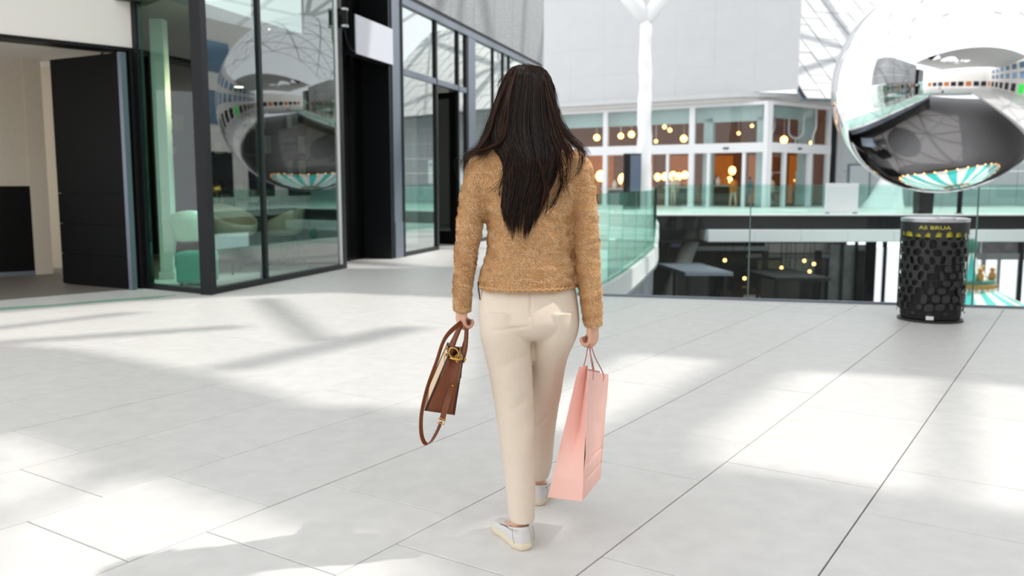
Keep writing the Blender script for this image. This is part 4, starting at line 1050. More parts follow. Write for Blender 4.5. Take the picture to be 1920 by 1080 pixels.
# open shelving along the inner wall
def shelf_unit(o0, o1, lab, where):
    t = thing('shelving_unit', lab, 'shelving', tuple(FP(4.9, 0, (o0 + o1) / 2)))
    for z in (.08, .5, .92, 1.34, 1.76, 2.18, 2.5): fpart('shelf', MT['dark_wood'], t, 4.68, 5.0, z, z + .03, o0, o1)
    for o in (o0, o1 - .03): fpart('side_panel', MT['black'], t, 4.68, 5.0, 0, 2.56, o, o + .03)
    fpart('back_panel', MT['lower_dark'], t, 5.0, 5.015, 0, 2.56, o0, o1)
    rr = random.Random(int(-o0 * 10))
    for z, lev in ((.53, 'second'), (.95, 'third'), (1.37, 'fourth'), (1.79, 'fifth'), (2.21, 'top')):
        o = o0 + .06; k = 0
        while o < o1 - .2:
            w = rr.uniform(.05, .16); h = rr.uniform(.14, .32); m = rr.choice(['shell_beige', 'lower_dark', 'dark_wood', 'frame_grey', 'clay'])
            if rr.random() < .5:
                k += 1
                o_ = fbox(MB(), 4.72 + rr.uniform(0, .06), 4.95, z + .001, z + h, o, o + w).build('storage_box', MT[m])
                cn = {'shell_beige': 'beige', 'lower_dark': 'charcoal', 'dark_wood': 'brown', 'frame_grey': 'grey', 'clay': 'off-white'}[m]
                tag(o_, f'{cn} box, {ORD[k - 1]} from left on the {lev} shelf of the {where} dark unit', 'box', 'boxes and books on the dark shelves')
            o += w + rr.uniform(.02, .14)
shelf_unit(-4.3, -2.75, 'dark open shelving against the inner wall of the glass box, left unit', 'left')
shelf_unit(-2.6, -1.2, 'dark open shelving against the inner wall of the glass box, right unit', 'right')

# second shop: notice, poster stand, counter with plants, clothes rail
def fpt(s, z, o): return FP(s, z, o)
nb = thing('notice', 'small white notice stuck inside the pane left of the open black door', 'notice', tuple(FP(6.98, 1.5, -.035)))
fpart('sheet', MT['poster'], nb, 6.84, 7.06, 1.28, 1.72, -.036, -.032); fpart('print', MT['frame_grey'], nb, 6.88, 7.02, 1.6, 1.66, -.0319, -.031)
ps = thing('poster_stand', 'tall white poster stand behind the first pane of the second shopfront', 'poster stand', tuple(FP(5.95, 0, -1.0)))
fpart('board', MT['poster'], ps, 5.75, 6.25, .5, 2.0, -1.02, -.99); fpart('print', MT['red_print'], ps, 5.95, 6.1, 1.5, 1.62, -.99, -.985)
fpart('post', MT['frame_grey'], ps, 5.98, 6.02, 0, .5, -1.03, -1.0); fpart('foot', MT['frame_grey'], ps, 5.8, 6.2, 0, .02, -1.15, -.85)
ct = thing('counter', 'white counter inside the second shopfront behind the glass', 'counter', tuple(FP(7, 0, -2)))
fpart('worktop', MT['frame_white'], ct, 5.7, 6.95, .88, .93, -2.1, -1.5); fpart('front_panel', MT['wall_white'], ct, 5.75, 6.9, .08, .88, -2.05, -1.55); fpart('plinth', MT['frame_grey'], ct, 5.8, 6.85, 0, .08, -2.0, -1.6)
cr = thing('clothes_rail', 'chrome clothes rail with orange and red garments inside the second shop', 'clothes rail', tuple(FP(6.4, 0, -.7)))
for s in (5.9, 6.8): fpart('upright', MT['steel'], cr, s, s + .03, 0, 1.05, -.62, -.59)
fpart('rail', MT['steel'], cr, 5.88, 6.85, 1.02, 1.05, -.62, -.59)
for k in range(7): fpart('garment', MT[['red_print', 'shell_beige', 'amber_glow', 'clay', 'red_print', 'poster', 'gold_paint'][k]], cr, 5.98 + .11 * k, 6.04 + .11 * k, .35, 1.01, -.78, -.45)
q = FP(7.55, 0, -1.0)
t = thing('potted_plant', 'small green plant in a white pot seen through the open black door', 'plant', (q.x, q.y, 0))
MB().lathe([(.12, .0), (.14, .4), (.12, .4), (.11, .36)], (q.x, q.y, 0), 20).build('pot', MT['clay'], t, 40)
lv = MB()
for k in range(40):
    a = k * 2.4; d = Vector((math.cos(a) * .5, math.sin(a) * .5, .8)).normalized(); sd_ = Vector((-math.sin(a), math.cos(a), 0)); b_ = Vector((q.x, q.y, .38))
    lv.add([b_, b_ + d * .12 - sd_ * .03, b_ + d * .25, b_ + d * .12 + sd_ * .03], [(0, 1, 2, 3)])
o_ = lv.build('leaves', MT['leaf'], t); o_['kind'] = 'stuff'; o_.modifiers.new('s', 'SOLIDIFY').thickness = .002

# ------------------------------------------------------------------ shoppers far across the void
def shopper(px, Y, h, top, trou, hair, label, turn=0.0, stride=.12):
    p = at(px, 388, Y); p.z = 0
    k = h / 1.7; mb = MB(); x0, y0 = 0, 0
    def L(r, m): loft(mb, [(a * k, b * k, c * k, d * k, e * k) for a, b, c, d, e in r], 14, 3, m)
    for s, st in ((-1, stride), (1, -stride)):
        L([(s * .10, st + .05, .0, .045, .11), (s * .10, st + .04, .05, .045, .10), (s * .10, st, .10, .042, .05), (s * .10, st * .9, .3, .055, .06), (s * .10, st * .5, .5, .062, .07), (s * .09, 0, .82, .085, .095)], 1)
        L([(s * .25, -st * .8 + .03, .74, .032, .036), (s * .245, -st * .6, .95, .042, .042), (s * .22, -st * .2, 1.2, .05, .05), (s * .17, 0, 1.40, .055, .06)], 0)
        L([(s * .25, -st * .8 + .04, .64, .02, .034), (s * .25, -st * .8 + .03, .76, .028, .03)], 2)
    L([(0, 0, .76, .14, .10), (0, 0, .9, .17, .115), (0, 0, 1.08, .145, .10), (0, 0, 1.28, .185, .11), (0, 0, 1.40, .16, .085), (0, 0, 1.46, .06, .055)], 0)
    L([(0, .01, 1.42, .05, .05), (0, .015, 1.5, .055, .06), (0, .03, 1.55, .07, .085), (0, .03, 1.62, .076, .095), (0, .02, 1.68, .06, .075), (0, .01, 1.70, .02, .03)], 2)
    L([(0, -.02, 1.50, .05, .05), (0, -.025, 1.58, .078, .085), (0, -.01, 1.66, .08, .09), (0, .0, 1.71, .055, .07), (0, 0, 1.725, .02, .03)], 3)
    ob = mb.build('person', [MT[top], MT[trou], MT['skin_far'], MT[hair]], None, True)
    ob.location = p; ob.rotation_euler = (0, 0, turn); tag(ob, label, 'person'); return ob
M('cloth_black', (30, 30, 33), .8); M('cloth_cream', (226, 208, 180), .8); M('cloth_teal', (70, 120, 122), .8); M('cloth_orange', (226, 140, 56), .7); M('cloth_denim', (60, 74, 96), .8); M('hair_far', (40, 28, 20), .6)
shopper(1374, 50.3, 1.75, 'cloth_orange', 'cloth_cream', 'hair_far', 'person in an orange top walking out of the left shop doorway', .4)
shopper(1340, 53.6, 1.78, 'cloth_black', 'cloth_black', 'hair_far', 'person in black standing at the left inside the open shop doorway', 2.2)
shopper(1447, 51.0, 1.7, 'cloth_cream', 'cloth_black', 'hair_far', 'person in a cream top and black trousers beside the corner post of the shop', 1.0)
shopper(1490, 54.0, 1.68, 'cloth_orange', 'cloth_denim', 'hair_far', 'person in orange and dark jeans in the right shop doorway', -.5)
shopper(1262, 52.0, 1.72, 'cloth_cream', 'cloth_cream', 'hair_far', 'person dressed in cream behind the shop glass right of the white column', 2.8)
shopper(1404, 52.5, 1.7, 'cloth_teal', 'cloth_denim', 'hair_far', 'person in a teal top behind the glass between the two shop doorways', .2)

# ------------------------------------------------------------------ the woman walking away
M('sweater', (184, 138, 92), .9, noise=.10, nscale=30, bump=.5, bscale=160, spec=.15)
M('fur_a', (228, 190, 146), .8, spec=.2); M('fur_b', (202, 157, 110), .8, spec=.2); M('fur_c', (238, 210, 170), .8, spec=.2)
M('trousers', (222, 207, 190), .75, noise=.015, nscale=60, bump=.06, bscale=700, spec=.25)
M('hair_dark', (20, 12, 9), .34, spec=.2); M('hair_mid', (34, 20, 12), .32, spec=.3); M('hair_light', (72, 43, 22), .32, spec=.4)
for hk, tc_ in (('hair_dark', (.07, .034, .014)), ('hair_mid', (.15, .068, .025)), ('hair_light', (.22, .105, .038))):      # light shines through single hairs
    nt = MT[hk].node_tree; pb_n = nt.nodes['Principled BSDF']; ot_n = nt.nodes['Material Output']
    tn = nt.nodes.new('ShaderNodeBsdfTranslucent'); tn.inputs['Color'].default_value = (*tc_, 1)
    ad = nt.nodes.new('ShaderNodeAddShader'); nt.links.new(pb_n.outputs[0], ad.inputs[0]); nt.links.new(tn.outputs[0], ad.inputs[1]); nt.links.new(ad.outputs[0], ot_n.inputs['Surface'])
M('shoe_white', (216, 214, 212), .6, bump=.05, bscale=300); M('shoe_sole', (226, 214, 190), .6); M('shoe_lining', (42, 36, 32), .8)
M('eye_white', (235, 232, 228), .2); M('iris', (60, 40, 28), .2); M('lip', (190, 110, 104), .45); M('nail', (226, 176, 160), .25)
wo = thing('person', 'woman with long dark hair walking away in a fuzzy tan sweater and cream trousers', 'person', (.05, 3.1, 0))
def row(py, xl, xr, Y, ry, pw=2.0, dx=0):
    a, b = at(xl, py, Y), at(xr, py, Y); return ((a.x + b.x) / 2, Y, a.z, (b.x - a.x) / 2, ry, pw)
# --- body
B = MB()
loft(B, [row(250, 962, 1008, 3.085, .05), row(272, 945, 1025, 3.09, .062), row(296, 915, 1062, 3.10, .07, 2.2), row(330, 905, 1070, 3.10, .085), row(400, 918, 1064, 3.10, .092), row(470, 922, 1058, 3.105, .088), row(530, 912, 1070, 3.10, .095), row(590, 908, 1076, 3.095, .108), row(620, 915, 1070, 3.10, .09)], 28, 4)
hx = .047
loft(B, [(hx, 3.09, 1.36, .055, .052), (hx, 3.095, 1.44, .050, .052), (hx, 3.105, 1.50, .052, .056)], 24, 3)
loft(B, [(hx, 3.165, 1.437, .022, .028), (hx, 3.155, 1.449, .044, .05), (hx, 3.14, 1.475, .060, .073), (hx, 3.128, 1.51, .069, .086), (hx, 3.12, 1.555, .074, .094), (hx, 3.115, 1.60, .074, .095), (hx, 3.11, 1.635, .062, .082), (hx, 3.11, 1.655, .032, .045)], 28, 4)
B.tube([(hx, 3.203, 1.565), (hx, 3.222, 1.54), (hx, 3.236, 1.522), (hx, 3.212, 1.512)], [.007, .010, .0135, .009], 10)
B.tube([(hx - .022, 3.196, 1.487), (hx - .01, 3.207, 1.489), (hx + .01, 3.207, 1.489), (hx + .022, 3.196, 1.487)], [.004, .0075, .0075, .004], 8)
B.tube([(hx - .017, 3.196, 1.479), (hx, 3.206, 1.478), (hx + .017, 3.196, 1.479)], [.004, .0085, .004], 8)
for s in (-1, 1):
    B.tube([(hx + s * .073, 3.11, 1.515), (hx + s * .079, 3.10, 1.53), (hx + s * .081, 3.092, 1.555), (hx + s * .077, 3.105, 1.572)], [.006, .010, .012, .007], 8)
    B.tube([(hx + s * .012, 3.203, 1.577), (hx + s * .03, 3.199, 1.581), (hx + s * .048, 3.183, 1.575)], [.006, .007, .005], 8)
LW, RW = at(864, 556, 3.15), at(1113, 588, 3.06)       # wrists
def limb(pts, rs): 
    P = catmull([tuple(p) + (r,) for p, r in zip(pts, rs)], 5); B.tube([p[:3] for p in P], [p[3] for p in P], 16)
limb([at(930, 305, 3.10), at(905, 328, 3.10), at(880, 440, 3.11), at(871, 510, 3.13), LW], [.038, .040, .036, .030, .024])
limb([at(1050, 305, 3.10), at(1077, 328, 3.10), at(1098, 445, 3.09), at(1106, 530, 3.075), RW], [.038, .040, .036, .030, .024])
def hand(W, m, yaw, sc=.92, lean=0.0):
    """a hand hanging from W that closes on a grip; m points towards the body"""
    ca, sa = math.cos(yaw), math.sin(yaw)
    def T(x, y, z):
        x, y, z = x * m * sc, y * sc, z * sc; x += lean * z
        return Vector((W.x + x * ca - y * sa, W.y + x * sa + y * ca, W.z + z))
    L = []
    for z, hw, ht, cx in ((.015, .024, .021, 0), (-.01, .026, .020, 0), (-.035, .034, .0165, .002), (-.06, .040, .0155, .003), (-.080, .041, .0135, .003), (-.088, .036, .010, .003)):
        L.append([T(cx + ht * math.copysign(abs(math.cos(2 * PI * k / 20)) ** .8, math.cos(2 * PI * k / 20)), hw * math.copysign(abs(math.sin(2 * PI * k / 20)) ** .8, math.sin(2 * PI * k / 20)), z) for k in range(20)])
    B.loop(L)
    for y, k_ in ((.030, .98), (.0105, 1.06), (-.0095, 1.0), (-.0285, .82)):
        ch = [(0.002, -.070), (0.000, -.087), (.004, -.087 - .026 * k_), (.016, -.087 - .041 * k_), (.032, -.087 - .038 * k_), (.040, -.087 - .020 * k_), (.037, -.087 - .004 * k_)]
        r = .0085 if k_ > .9 else .0074
        B.tube([T(a, y * (1 - .02 * i), b) for i, (a, b) in enumerate(ch)], [r * f for f in (1.0, 1.12, .98, 1.02, .93, .92, .62)], 10)
    B.tube([T(.004, .020, -.022), T(.014, .036, -.045), T(.026, .046, -.072), T(.040, .040, -.095), T(.049, .026, -.108), T(.050, .019, -.113)], [.012, .0125, .0105, .0098, .0088, .006], 10)
    return T
TL = hand(LW, 1, math.radians(28)); TR = hand(RW, -1, math.radians(-32))
# lower legs and feet inside the shoes
ALx, ARx = Vector((.028, 2.965, 0)), Vector((.108, 3.395, 0))
limb([at(950, 600, 3.09), at(960, 740, 3.06), at(968, 840, 3.02), Vector((ALx.x + .003, ALx.y, .14)), Vector((ALx.x, ALx.y, .07))], [.075, .058, .05, .029, .026])
limb([at(1040, 600, 3.11), at(1018, 740, 3.25), at(1010, 820, 3.33), Vector((ARx.x + .002, ARx.y, .15)), Vector((ARx.x, ARx.y, .07))], [.075, .058, .05, .029, .026])
aL, aR = math.radians(24), math.radians(-16)          # toe-out of the two feet
def fdir(a): return Vector((-math.sin(a), math.cos(a), 0))
for A_, a in ((ALx, aL), (ARx, aR)):
    d = fdir(a); limb([A_ + Vector((0, 0, .075)) - d * .006, A_ + d * .05 + Vector((0, 0, .05)), A_ + d * .10 + Vector((0, 0, .036)), A_ + d * .13 + Vector((0, 0, .033))], [.025, .020, .016, .010])
me = remesh(B, .0032, 3, .4); me.name = 'body'; me.materials.append(MT['skin'])
me.transform(Matrix.Translation((-.05, -3.1, 0))); meshobj('body', me, wo)
for s in (-1, 1):
    e = MB().ball((hx + s * .03, 3.192, 1.557), .0125, 16, 12).build('eye', MT['eye_white'], wo, True)
    MB().ball((hx + s * .03, 3.2012, 1.557), .0055, 12, 8).build('iris', MT['iris'], e, True)
# --- sweater
S = MB()
loft(S, [row(258, 962, 1010, 3.085, .058), row(268, 944, 1030, 3.09, .072), row(281, 918, 1060, 3.092, .086, 2.2), row(298, 893, 1092, 3.095, .098, 2.4), row(330, 884, 1099, 3.10, .108, 2.3), row(362, 893, 1090, 3.10, .115), row(400, 908, 1074, 3.10, .118), row(440, 914, 1070, 3.10, .118), row(480, 910, 1071, 3.10, .118), row(515, 900, 1076, 3.10, .124), row(532, 898, 1078, 3.10, .127), row(540, 900, 1077, 3.10, .124)], 56, 6)
def sleeve(rws): loft(S, [row(*r) for r in rws], 32, 6)
sleeve([(284, 898, 934, 3.10, .038), (296, 886, 938, 3.10, .06), (318, 872, 932, 3.10, .068), (345, 865, 922, 3.10, .07), (390, 860, 911, 3.105, .066), (440, 855, 903, 3.11, .06), (490, 852, 894, 3.12, .055), (540, 849, 885, 3.14, .049), (572, 849, 884, 3.15, .047), (585, 849, 884, 3.15, .046)])
sleeve([(282, 1046, 1084, 3.10, .038), (294, 1042, 1097, 3.10, .06), (316, 1048, 1109, 3.10, .068), (345, 1058, 1115, 3.10, .07), (390, 1066, 1119, 3.095, .066), (440, 1073, 1123, 3.09, .062), (490, 1078, 1125, 3.085, .057), (540, 1084, 1127, 3.075, .052), (590, 1093, 1129, 3.065, .048), (611, 1095, 1129, 3.06, .047)])
me = remesh(S, .0065, 5, .5); me.name = 'sweater'; me.materials.append(MT['sweater'])
nv = len(me.vertices); co = np.empty(nv * 3); me.vertices.foreach_get('co', co); co = co.reshape(-1, 3)
no = np.empty(nv * 3); me.vertices.foreach_get('normal', no); no = no.reshape(-1, 3)
for i in range(nv):           # soft folds, tighter at the elbows and the armholes
    x, y, z = co[i]
    w = mnoise.noise(Vector((x * 9, y * 9, z * 16))) * .0045 + mnoise.noise(Vector((x * 16, y * 16, z * 70))) * .0046
    co[i] += no[i] * w
me.vertices.foreach_set('co', co.ravel()); me.update()
me.transform(Matrix.Translation((-.05, -3.1, 0))); sw = meshobj('sweater', me, wo)
# short fuzzy pile
me.calc_loop_triangles(); nt_ = len(me.loop_triangles)
tri = np.empty(nt_ * 3, int); me.loop_triangles.foreach_get('vertices', tri); tri = tri.reshape(-1, 3)
ar = np.empty(nt_); me.loop_triangles.foreach_get('area', ar)
me.vertices.foreach_get('co', (c2_ := np.empty(nv * 3))); c2_ = c2_.reshape(-1, 3); me.vertices.foreach_get('normal', (n2_ := np.empty(nv * 3))); n2_ = n2_.reshape(-1, 3)
NF = 115000
ti = rng.choice(nt_, NF, p=ar / ar.sum()); bc = rng.dirichlet((1, 1, 1), NF)
p = (c2_[tri[ti]] * bc[..., None]).sum(1); n = (n2_[tri[ti]] * bc[..., None]).sum(1); n /= np.linalg.norm(n, axis=1)[:, None]
down = np.array([0, 0, -1.0]) - n * (-n[:, 2])[:, None]; down /= np.linalg.norm(down, axis=1)[:, None] + 1e-6
side = np.cross(n, down)
fld = np.array([mnoise.noise(Vector((a * 14, b * 14, c * 34))) for a, b, c in p]); fl2 = np.array([mnoise.noise(Vector((a * 30 + 7, b * 30, c * 55))) for a, b, c in p])
ang = 1.0 + fld * 2.8 + rng.normal(0, .35, NF)
d = down * np.cos(ang)[:, None] + side * np.sin(ang)[:, None]
ln = rng.uniform(.007, .0145, NF)[:, None]
lift = np.clip(.45 + .85 * fl2 + rng.normal(0, .12, NF), .08, 1.0)[:, None]
d1 = d * (1 - .35 * lift) + n * lift; d1 /= np.linalg.norm(d1, axis=1)[:, None]
d2 = d + n * .12 + down * .25; d2 /= np.linalg.norm(d2, axis=1)[:, None]
a = p - n * .001; b = a + d1 * ln * .5; c = b + d2 * ln * .55
wv = np.cross(d1, n); wv /= np.linalg.norm(wv, axis=1)[:, None] + 1e-6; wv *= rng.uniform(.0003, .0006, NF)[:, None]
V = np.stack([a - wv, a + wv, b + wv * .8, b - wv * .8, c], 1).reshape(-1, 3)
fm = bpy.data.meshes.new('fuzz'); i0 = np.arange(NF) * 5
quads = np.stack([i0, i0 + 1, i0 + 2, i0 + 3], 1); tris = np.stack([i0 + 3, i0 + 2, i0 + 4], 1)
fm.vertices.add(NF * 5); fm.vertices.foreach_set('co', V.ravel())
li = np.concatenate([quads.ravel(), tris.ravel()]); fm.loops.add(len(li)); fm.loops.foreach_set('vertex_index', li)
fm.polygons.add(NF * 2); fm.polygons.foreach_set('loop_start', np.concatenate([np.arange(NF) * 4, NF * 4 + np.arange(NF) * 3]))
fm.polygons.foreach_set('loop_total', np.concatenate([np.full(NF, 4), np.full(NF, 3)]))
for k in ('fur_a', 'fur_b', 'fur_c'): fm.materials.append(MT[k])
mi = rng.choice(3, NF, p=[.5, .28, .22]); fm.polygons.foreach_set('material_index', np.concatenate([mi, mi])); fm.update(); fm.validate()
o_ = meshobj('fuzz', fm, sw); o_['kind'] = 'stuff'
# scalloped hem trim
hr = row(538, 899, 1078, 3.10, .127)
pts = []
for k in range(160):
    a = 2 * PI * k / 160; pts.append((hr[0] + (hr[3] + .002) * math.cos(a), hr[1] + (hr[4] + .002) * math.sin(a), hr[2] + .004 + .0035 * math.sin(a * 46)))
MB().tube(pts, .0035, 6, closed=True).build('hem_trim', MT['fur_b'], sw, True)
# --- trousers
T = MB()
loft(T, [row(522, 906, 1074, 3.11, .10), row(538, 902, 1079, 3.11, .108), row(560, 899, 1082, 3.10, .118), row(585, 898, 1085, 3.093, .13), row(605, 900, 1085, 3.09, .132), row(624, 912, 1072, 3.10, .115), row(634, 940, 1048, 3.12, .07)], 48, 5)
loft(T, [row(580, 904, 990, 3.085, .115), row(620, 901, 996, 3.08, .12), row(661, 909, 997.5, 3.078, .104), row(700, 917, 999, 3.072, .093), row(758, 926, 1001, 3.06, .083), row(833, 937, 1003, 3.03, .075), row(903, 946, 1004, 3.0, .068), row(955, 952, 1003, 2.978, .062), row(970, 955, 1002, 2.970, .060), row(974, 956, 1001, 2.969, .058)], 36, 6)
loft(T, [row(580, 998, 1083, 3.09, .115), row(606, 997, 1086, 3.10, .12), row(635, 997, 1080, 3.115, .115), row(666, 994, 1067, 3.15, .100), row(700, 990, 1058, 3.20, .09), row(752, 983, 1050, 3.26, .08), row(801, 981, 1042, 3.31, .074), row(870, 983, 1034, 3.37, .065), row(890, 985, 1029, 3.39, .06), row(894, 986, 1028, 3.39, .058)], 36, 6)
me = remesh(T, .005, 3, .5); me.name = 'trousers'; me.materials.append(MT['trousers'])
nv = len(me.vertices); co = np.empty(nv * 3); me.vertices.foreach_get('co', co); co = co.reshape(-1, 3)
no = np.empty(nv * 3); me.vertices.foreach_get('normal', no); no = no.reshape(-1, 3)
cr = [(at(925, 620, 2.97), at(992, 611, 2.97), .007, .0055), (at(1035, 770, 3.2), at(1052, 700, 3.15), .016, .006), (at(1000, 812, 3.2), at(1042, 768, 3.2), .014, .005), (at(905, 556, 3.0), at(960, 572, 3.0), .02, .0025), (at(908, 545, 3.0), at(940, 556, 3.0), .012, .003),
      (at(960, 770, 2.98), at(995, 745, 2.98), .02, .004), (at(935, 690, 2.98), at(990, 668, 2.98), .022, .004), (at(1066, 640, 3.05), at(1040, 735, 3.1), .014, .004), (at(993, 540, 2.97), at(996, 606, 2.97), .004, .0055)]
for i in range(nv):
    x, y, z = co[i]; w = mnoise.noise(Vector((x * 7, y * 7, z * 5))) * .004 + mnoise.noise(Vector((x * 20 + z * 12, y * 20, z * 22))) * .0014
    for a, b, s, h in cr:
        ax, az = b.x - a.x, b.z - a.z; t = ((x - a.x) * ax + (z - a.z) * az) / (ax * ax + az * az); tc_ = min(1, max(0, t))
        dd2 = (x - a.x - ax * tc_) ** 2 + (z - a.z - az * tc_) ** 2
        if no[i][1] < 0: w -= h * math.exp(-dd2 / (2 * s * s * .25)) * max(0, 1 - abs(t - .5) * 1.2)
    co[i] += no[i] * w
me.vertices.foreach_set('co', co.ravel()); me.update()
me.transform(Matrix.Translation((-.05, -3.1, 0))); tr_ = meshobj('trousers', me, wo)
pk = [at(896, 528, 3.08), at(897.5, 545, 3.075), at(900, 562, 3.07)]
MB().tube(pk, [.002, .003, .002], 6).build('pocket_welt', M('pocket_dark', (70, 62, 56), .8), tr_)
# --- shoes
def shoe(A, a, lift, label):
    d = fdir(a); sN = Vector((d.y, -d.x, 0)); o = A - d * .055 + Vector((0, 0, lift))       # o = back of the heel
    def outline(y): # half width along the foot, 0..1
        return (np.interp(y, [0, .04, .16, .34, .55, .74, .88, .96, 1.0], [.0, .55, .80, .78, .82, 1.0, .86, .52, 0.0]))
    def ring(L, w, z, y0=0.0, n=44, zf=None):
        pts = []
        for k in range(n):
            t = 2 * PI * k / n; y = .5 - .5 * math.cos(t); s = 1 if t < PI else -1
            hw = outline(y) * w; hw = max(hw, .0); 
            if y < .04: hw = w * .55 * math.sqrt(max(0, 1 - (1 - y / .04) ** 2)) * 1.0
            if y > .96: hw = w * .52 * math.sqrt(max(0, 1 - ((y - .96) / .04) ** 2))
            zz = z if zf is None else zf(y)
            p = o + d * (y0 + y * L) + sN * (s * hw) + Vector((0, 0, zz)); pts.append(p)
        return pts
    t = None
    up = MB(); LS = .252
    z_toe = lambda y, h: .022 + (h - .022) * np.interp(y, [0, .42, .62, .8, .95, 1], [1, 1, .74, .52, .42, .38])
    rings = [ring(LS - .012, .043, .022, .006), ring(LS - .014, .0435, 0, .007, zf=lambda y: z_toe(y, .036)), ring(LS - .02, .041, 0, .009, zf=lambda y: z_toe(y, .049)), ring(LS * .84, .036, 0, .012, zf=lambda y: z_toe(y, .060))]
    el = lambda ry, rx, z: [o + d * (.064 - ry * math.cos(2 * PI * k / 44)) + sN * (rx * math.sin(2 * PI * k / 44)) + Vector((0, 0, z + .012 * math.cos(2 * PI * k / 44 ) )) for k in range(44)]
    rings += [el(.056, .036, .062), el(.052, .034, .070), el(.048, .0305, .069), el(.045, .028, .055)]
    up.loop(rings, cap=False); u = up.build('shoe', MT['shoe_white'], wo, True)
    if label: u['label'] = label
    so_ = MB().loop([ring(LS - .006, .044, .0, .003), ring(LS, .0468, .004, 0), ring(LS + .001, .047, .018, -.0005), ring(LS - .004, .0455, .0235, .002)]).build('sole', MT['shoe_sole'], u, 60)
    MB().loop([el(.0475, .030, .068), el(.046, .029, .05)], cap=False).build('lining', MT['shoe_lining'], u, True)
    sm = [o + d * (.018 + .004 * k) + sN * (.0415 - .0015 * abs(k - 2)) + Vector((0, 0, .026 + .012 * k)) for k in range(5)]
    for sg_ in (1, -1): MB().tube([q - sN * ((1 - sg_) * ((q - o).dot(sN))) for q in sm], .0012, 5).build('seam', M('seam_grey', (150, 146, 142), .7) if 'seam_grey' not in MT else MT['seam_grey'], u)
shoe(ALx, aL, .0005, None); shoe(ARx, aR, .0005, None)

# --- long dark hair
HR = np.array([(122, 972, 996, 3.11, .02), (126, 960, 1016, 3.11, .05), (133, 953, 1025, 3.11, .072), (146, 945, 1033, 3.11, .09), (168, 936, 1039, 3.11, .106), (189, 929, 1042, 3.108, .111), (215, 921, 1046, 3.10, .112), (240, 913, 1052, 3.085, .108), (262, 914, 1056, 3.06, .098), (285, 930, 1052, 3.03, .082), (302, 942, 1050, 3.01, .070), (329, 945, 1044, 3.0, .062), (347, 944, 1036, 2.997, .058), (369, 941, 1026, 2.995, .053), (391, 939, 1018, 2.993, .048), (415, 942, 1010, 2.990, .042), (440, 950, 1000, 2.988, .036)], float)
def hrow(py): return [np.interp(py, HR[:, 0], HR[:, i]) for i in (1, 2, 3, 4)]
hair_pts = []
core = MB(); L = []
for py in list(np.linspace(124, 300, 26)) + list(np.linspace(306, 365, 9)):
    l, r_, Y, D = hrow(py); a, b = at(l + 3, py, Y), at(r_ - 3, py, Y); cx, rx = (a.x + b.x) / 2, (b.x - a.x) / 2
    low = max(0, (py - 300) / 65); rx *= 1 - .45 * low
    ring = []
    for k in range(40):
        t = 2 * PI * k / 40; s, c = math.sin(t), math.cos(t)
        yy = Y - (D - .006) * c if c > 0 else Y - D * c * (.35 if py > 150 else .8)
        ring.append((cx + rx * s, yy, a.z))
    L.append(ring)
core.loop(L); 
hc = core.build('hair', MT['hair_dark'], wo, True)
def strands(ctrl, rad, mats, probs, name, n_sub=3):
    """ctrl (N,S,3) -> thin three-sided tapering strands in one mesh"""
    N, S_, _ = ctrl.shape
    tg = np.gradient(ctrl, axis=1); tg /= np.linalg.norm(tg, axis=2)[..., None] + 1e-9
    ref = np.array([.3, -1.0, .12]); x = np.cross(tg, ref); x /= np.linalg.norm(x, axis=2)[..., None] + 1e-9; y = np.cross(x, tg)
    rr_ = rad[:, None] * np.interp(np.linspace(0, 1, S_), [0, .1, .8, 1], [.6, 1, .85, .15])[None]
    V = np.stack([ctrl + (x * math.cos(a) + y * math.sin(a)) * rr_[..., None] for a in (PI / 2, PI / 2 + 2.094, PI / 2 + 4.189)], 2)
    idx = np.arange(N * S_ * 3).reshape(N, S_, 3)
    q = np.concatenate([np.stack([idx[:, :-1, j], idx[:, :-1, (j + 1) % 3], idx[:, 1:, (j + 1) % 3], idx[:, 1:, j]], -1).reshape(-1, 4) for j in range(3)])
    m = bpy.data.meshes.new(name); V = V.reshape(-1, 3) - np.array([.05, 3.1, 0])
    m.vertices.add(len(V)); m.vertices.foreach_set('co', V.ravel()); m.loops.add(q.size); m.loops.foreach_set('vertex_index', q.ravel())
    m.polygons.add(len(q)); m.polygons.foreach_set('loop_start', np.arange(len(q)) * 4); m.polygons.foreach_set('loop_total', np.full(len(q), 4))
    m.polygons.foreach_set('use_smooth', np.ones(len(q), bool))
    for k in mats: m.materials.append(MT[k])
    ms = rng.choice(len(mats), N, p=probs); m.polygons.foreach_set('material_index', np.tile(np.repeat(ms, S_ - 1), 3)); m.update(); m.validate()
    return m
N, S_ = 6200, 18
phi = rng.uniform(-1.75, 1.75, N); ncl = 120; cph = np.sort(rng.uniform(-1.75, 1.75, ncl)); ci_ = np.abs(phi[:, None] - cph[None]).argmin(1)
cend = rng.uniform(388, 440, ncl); cend -= 45 * np.clip(np.abs(cph) - .7, 0, 1) ** 1
end = cend[ci_] + rng.normal(0, 9, N) - (rng.random(N) < .25) * rng.uniform(0, 90, N)
st = 123 + rng.random(N) ** 2 * 30
cw_ = rng.normal(0, 1, (ncl, 3)); lay = rng.uniform(.90, 1.02, N)
ctrl = np.empty((N, S_, 3))
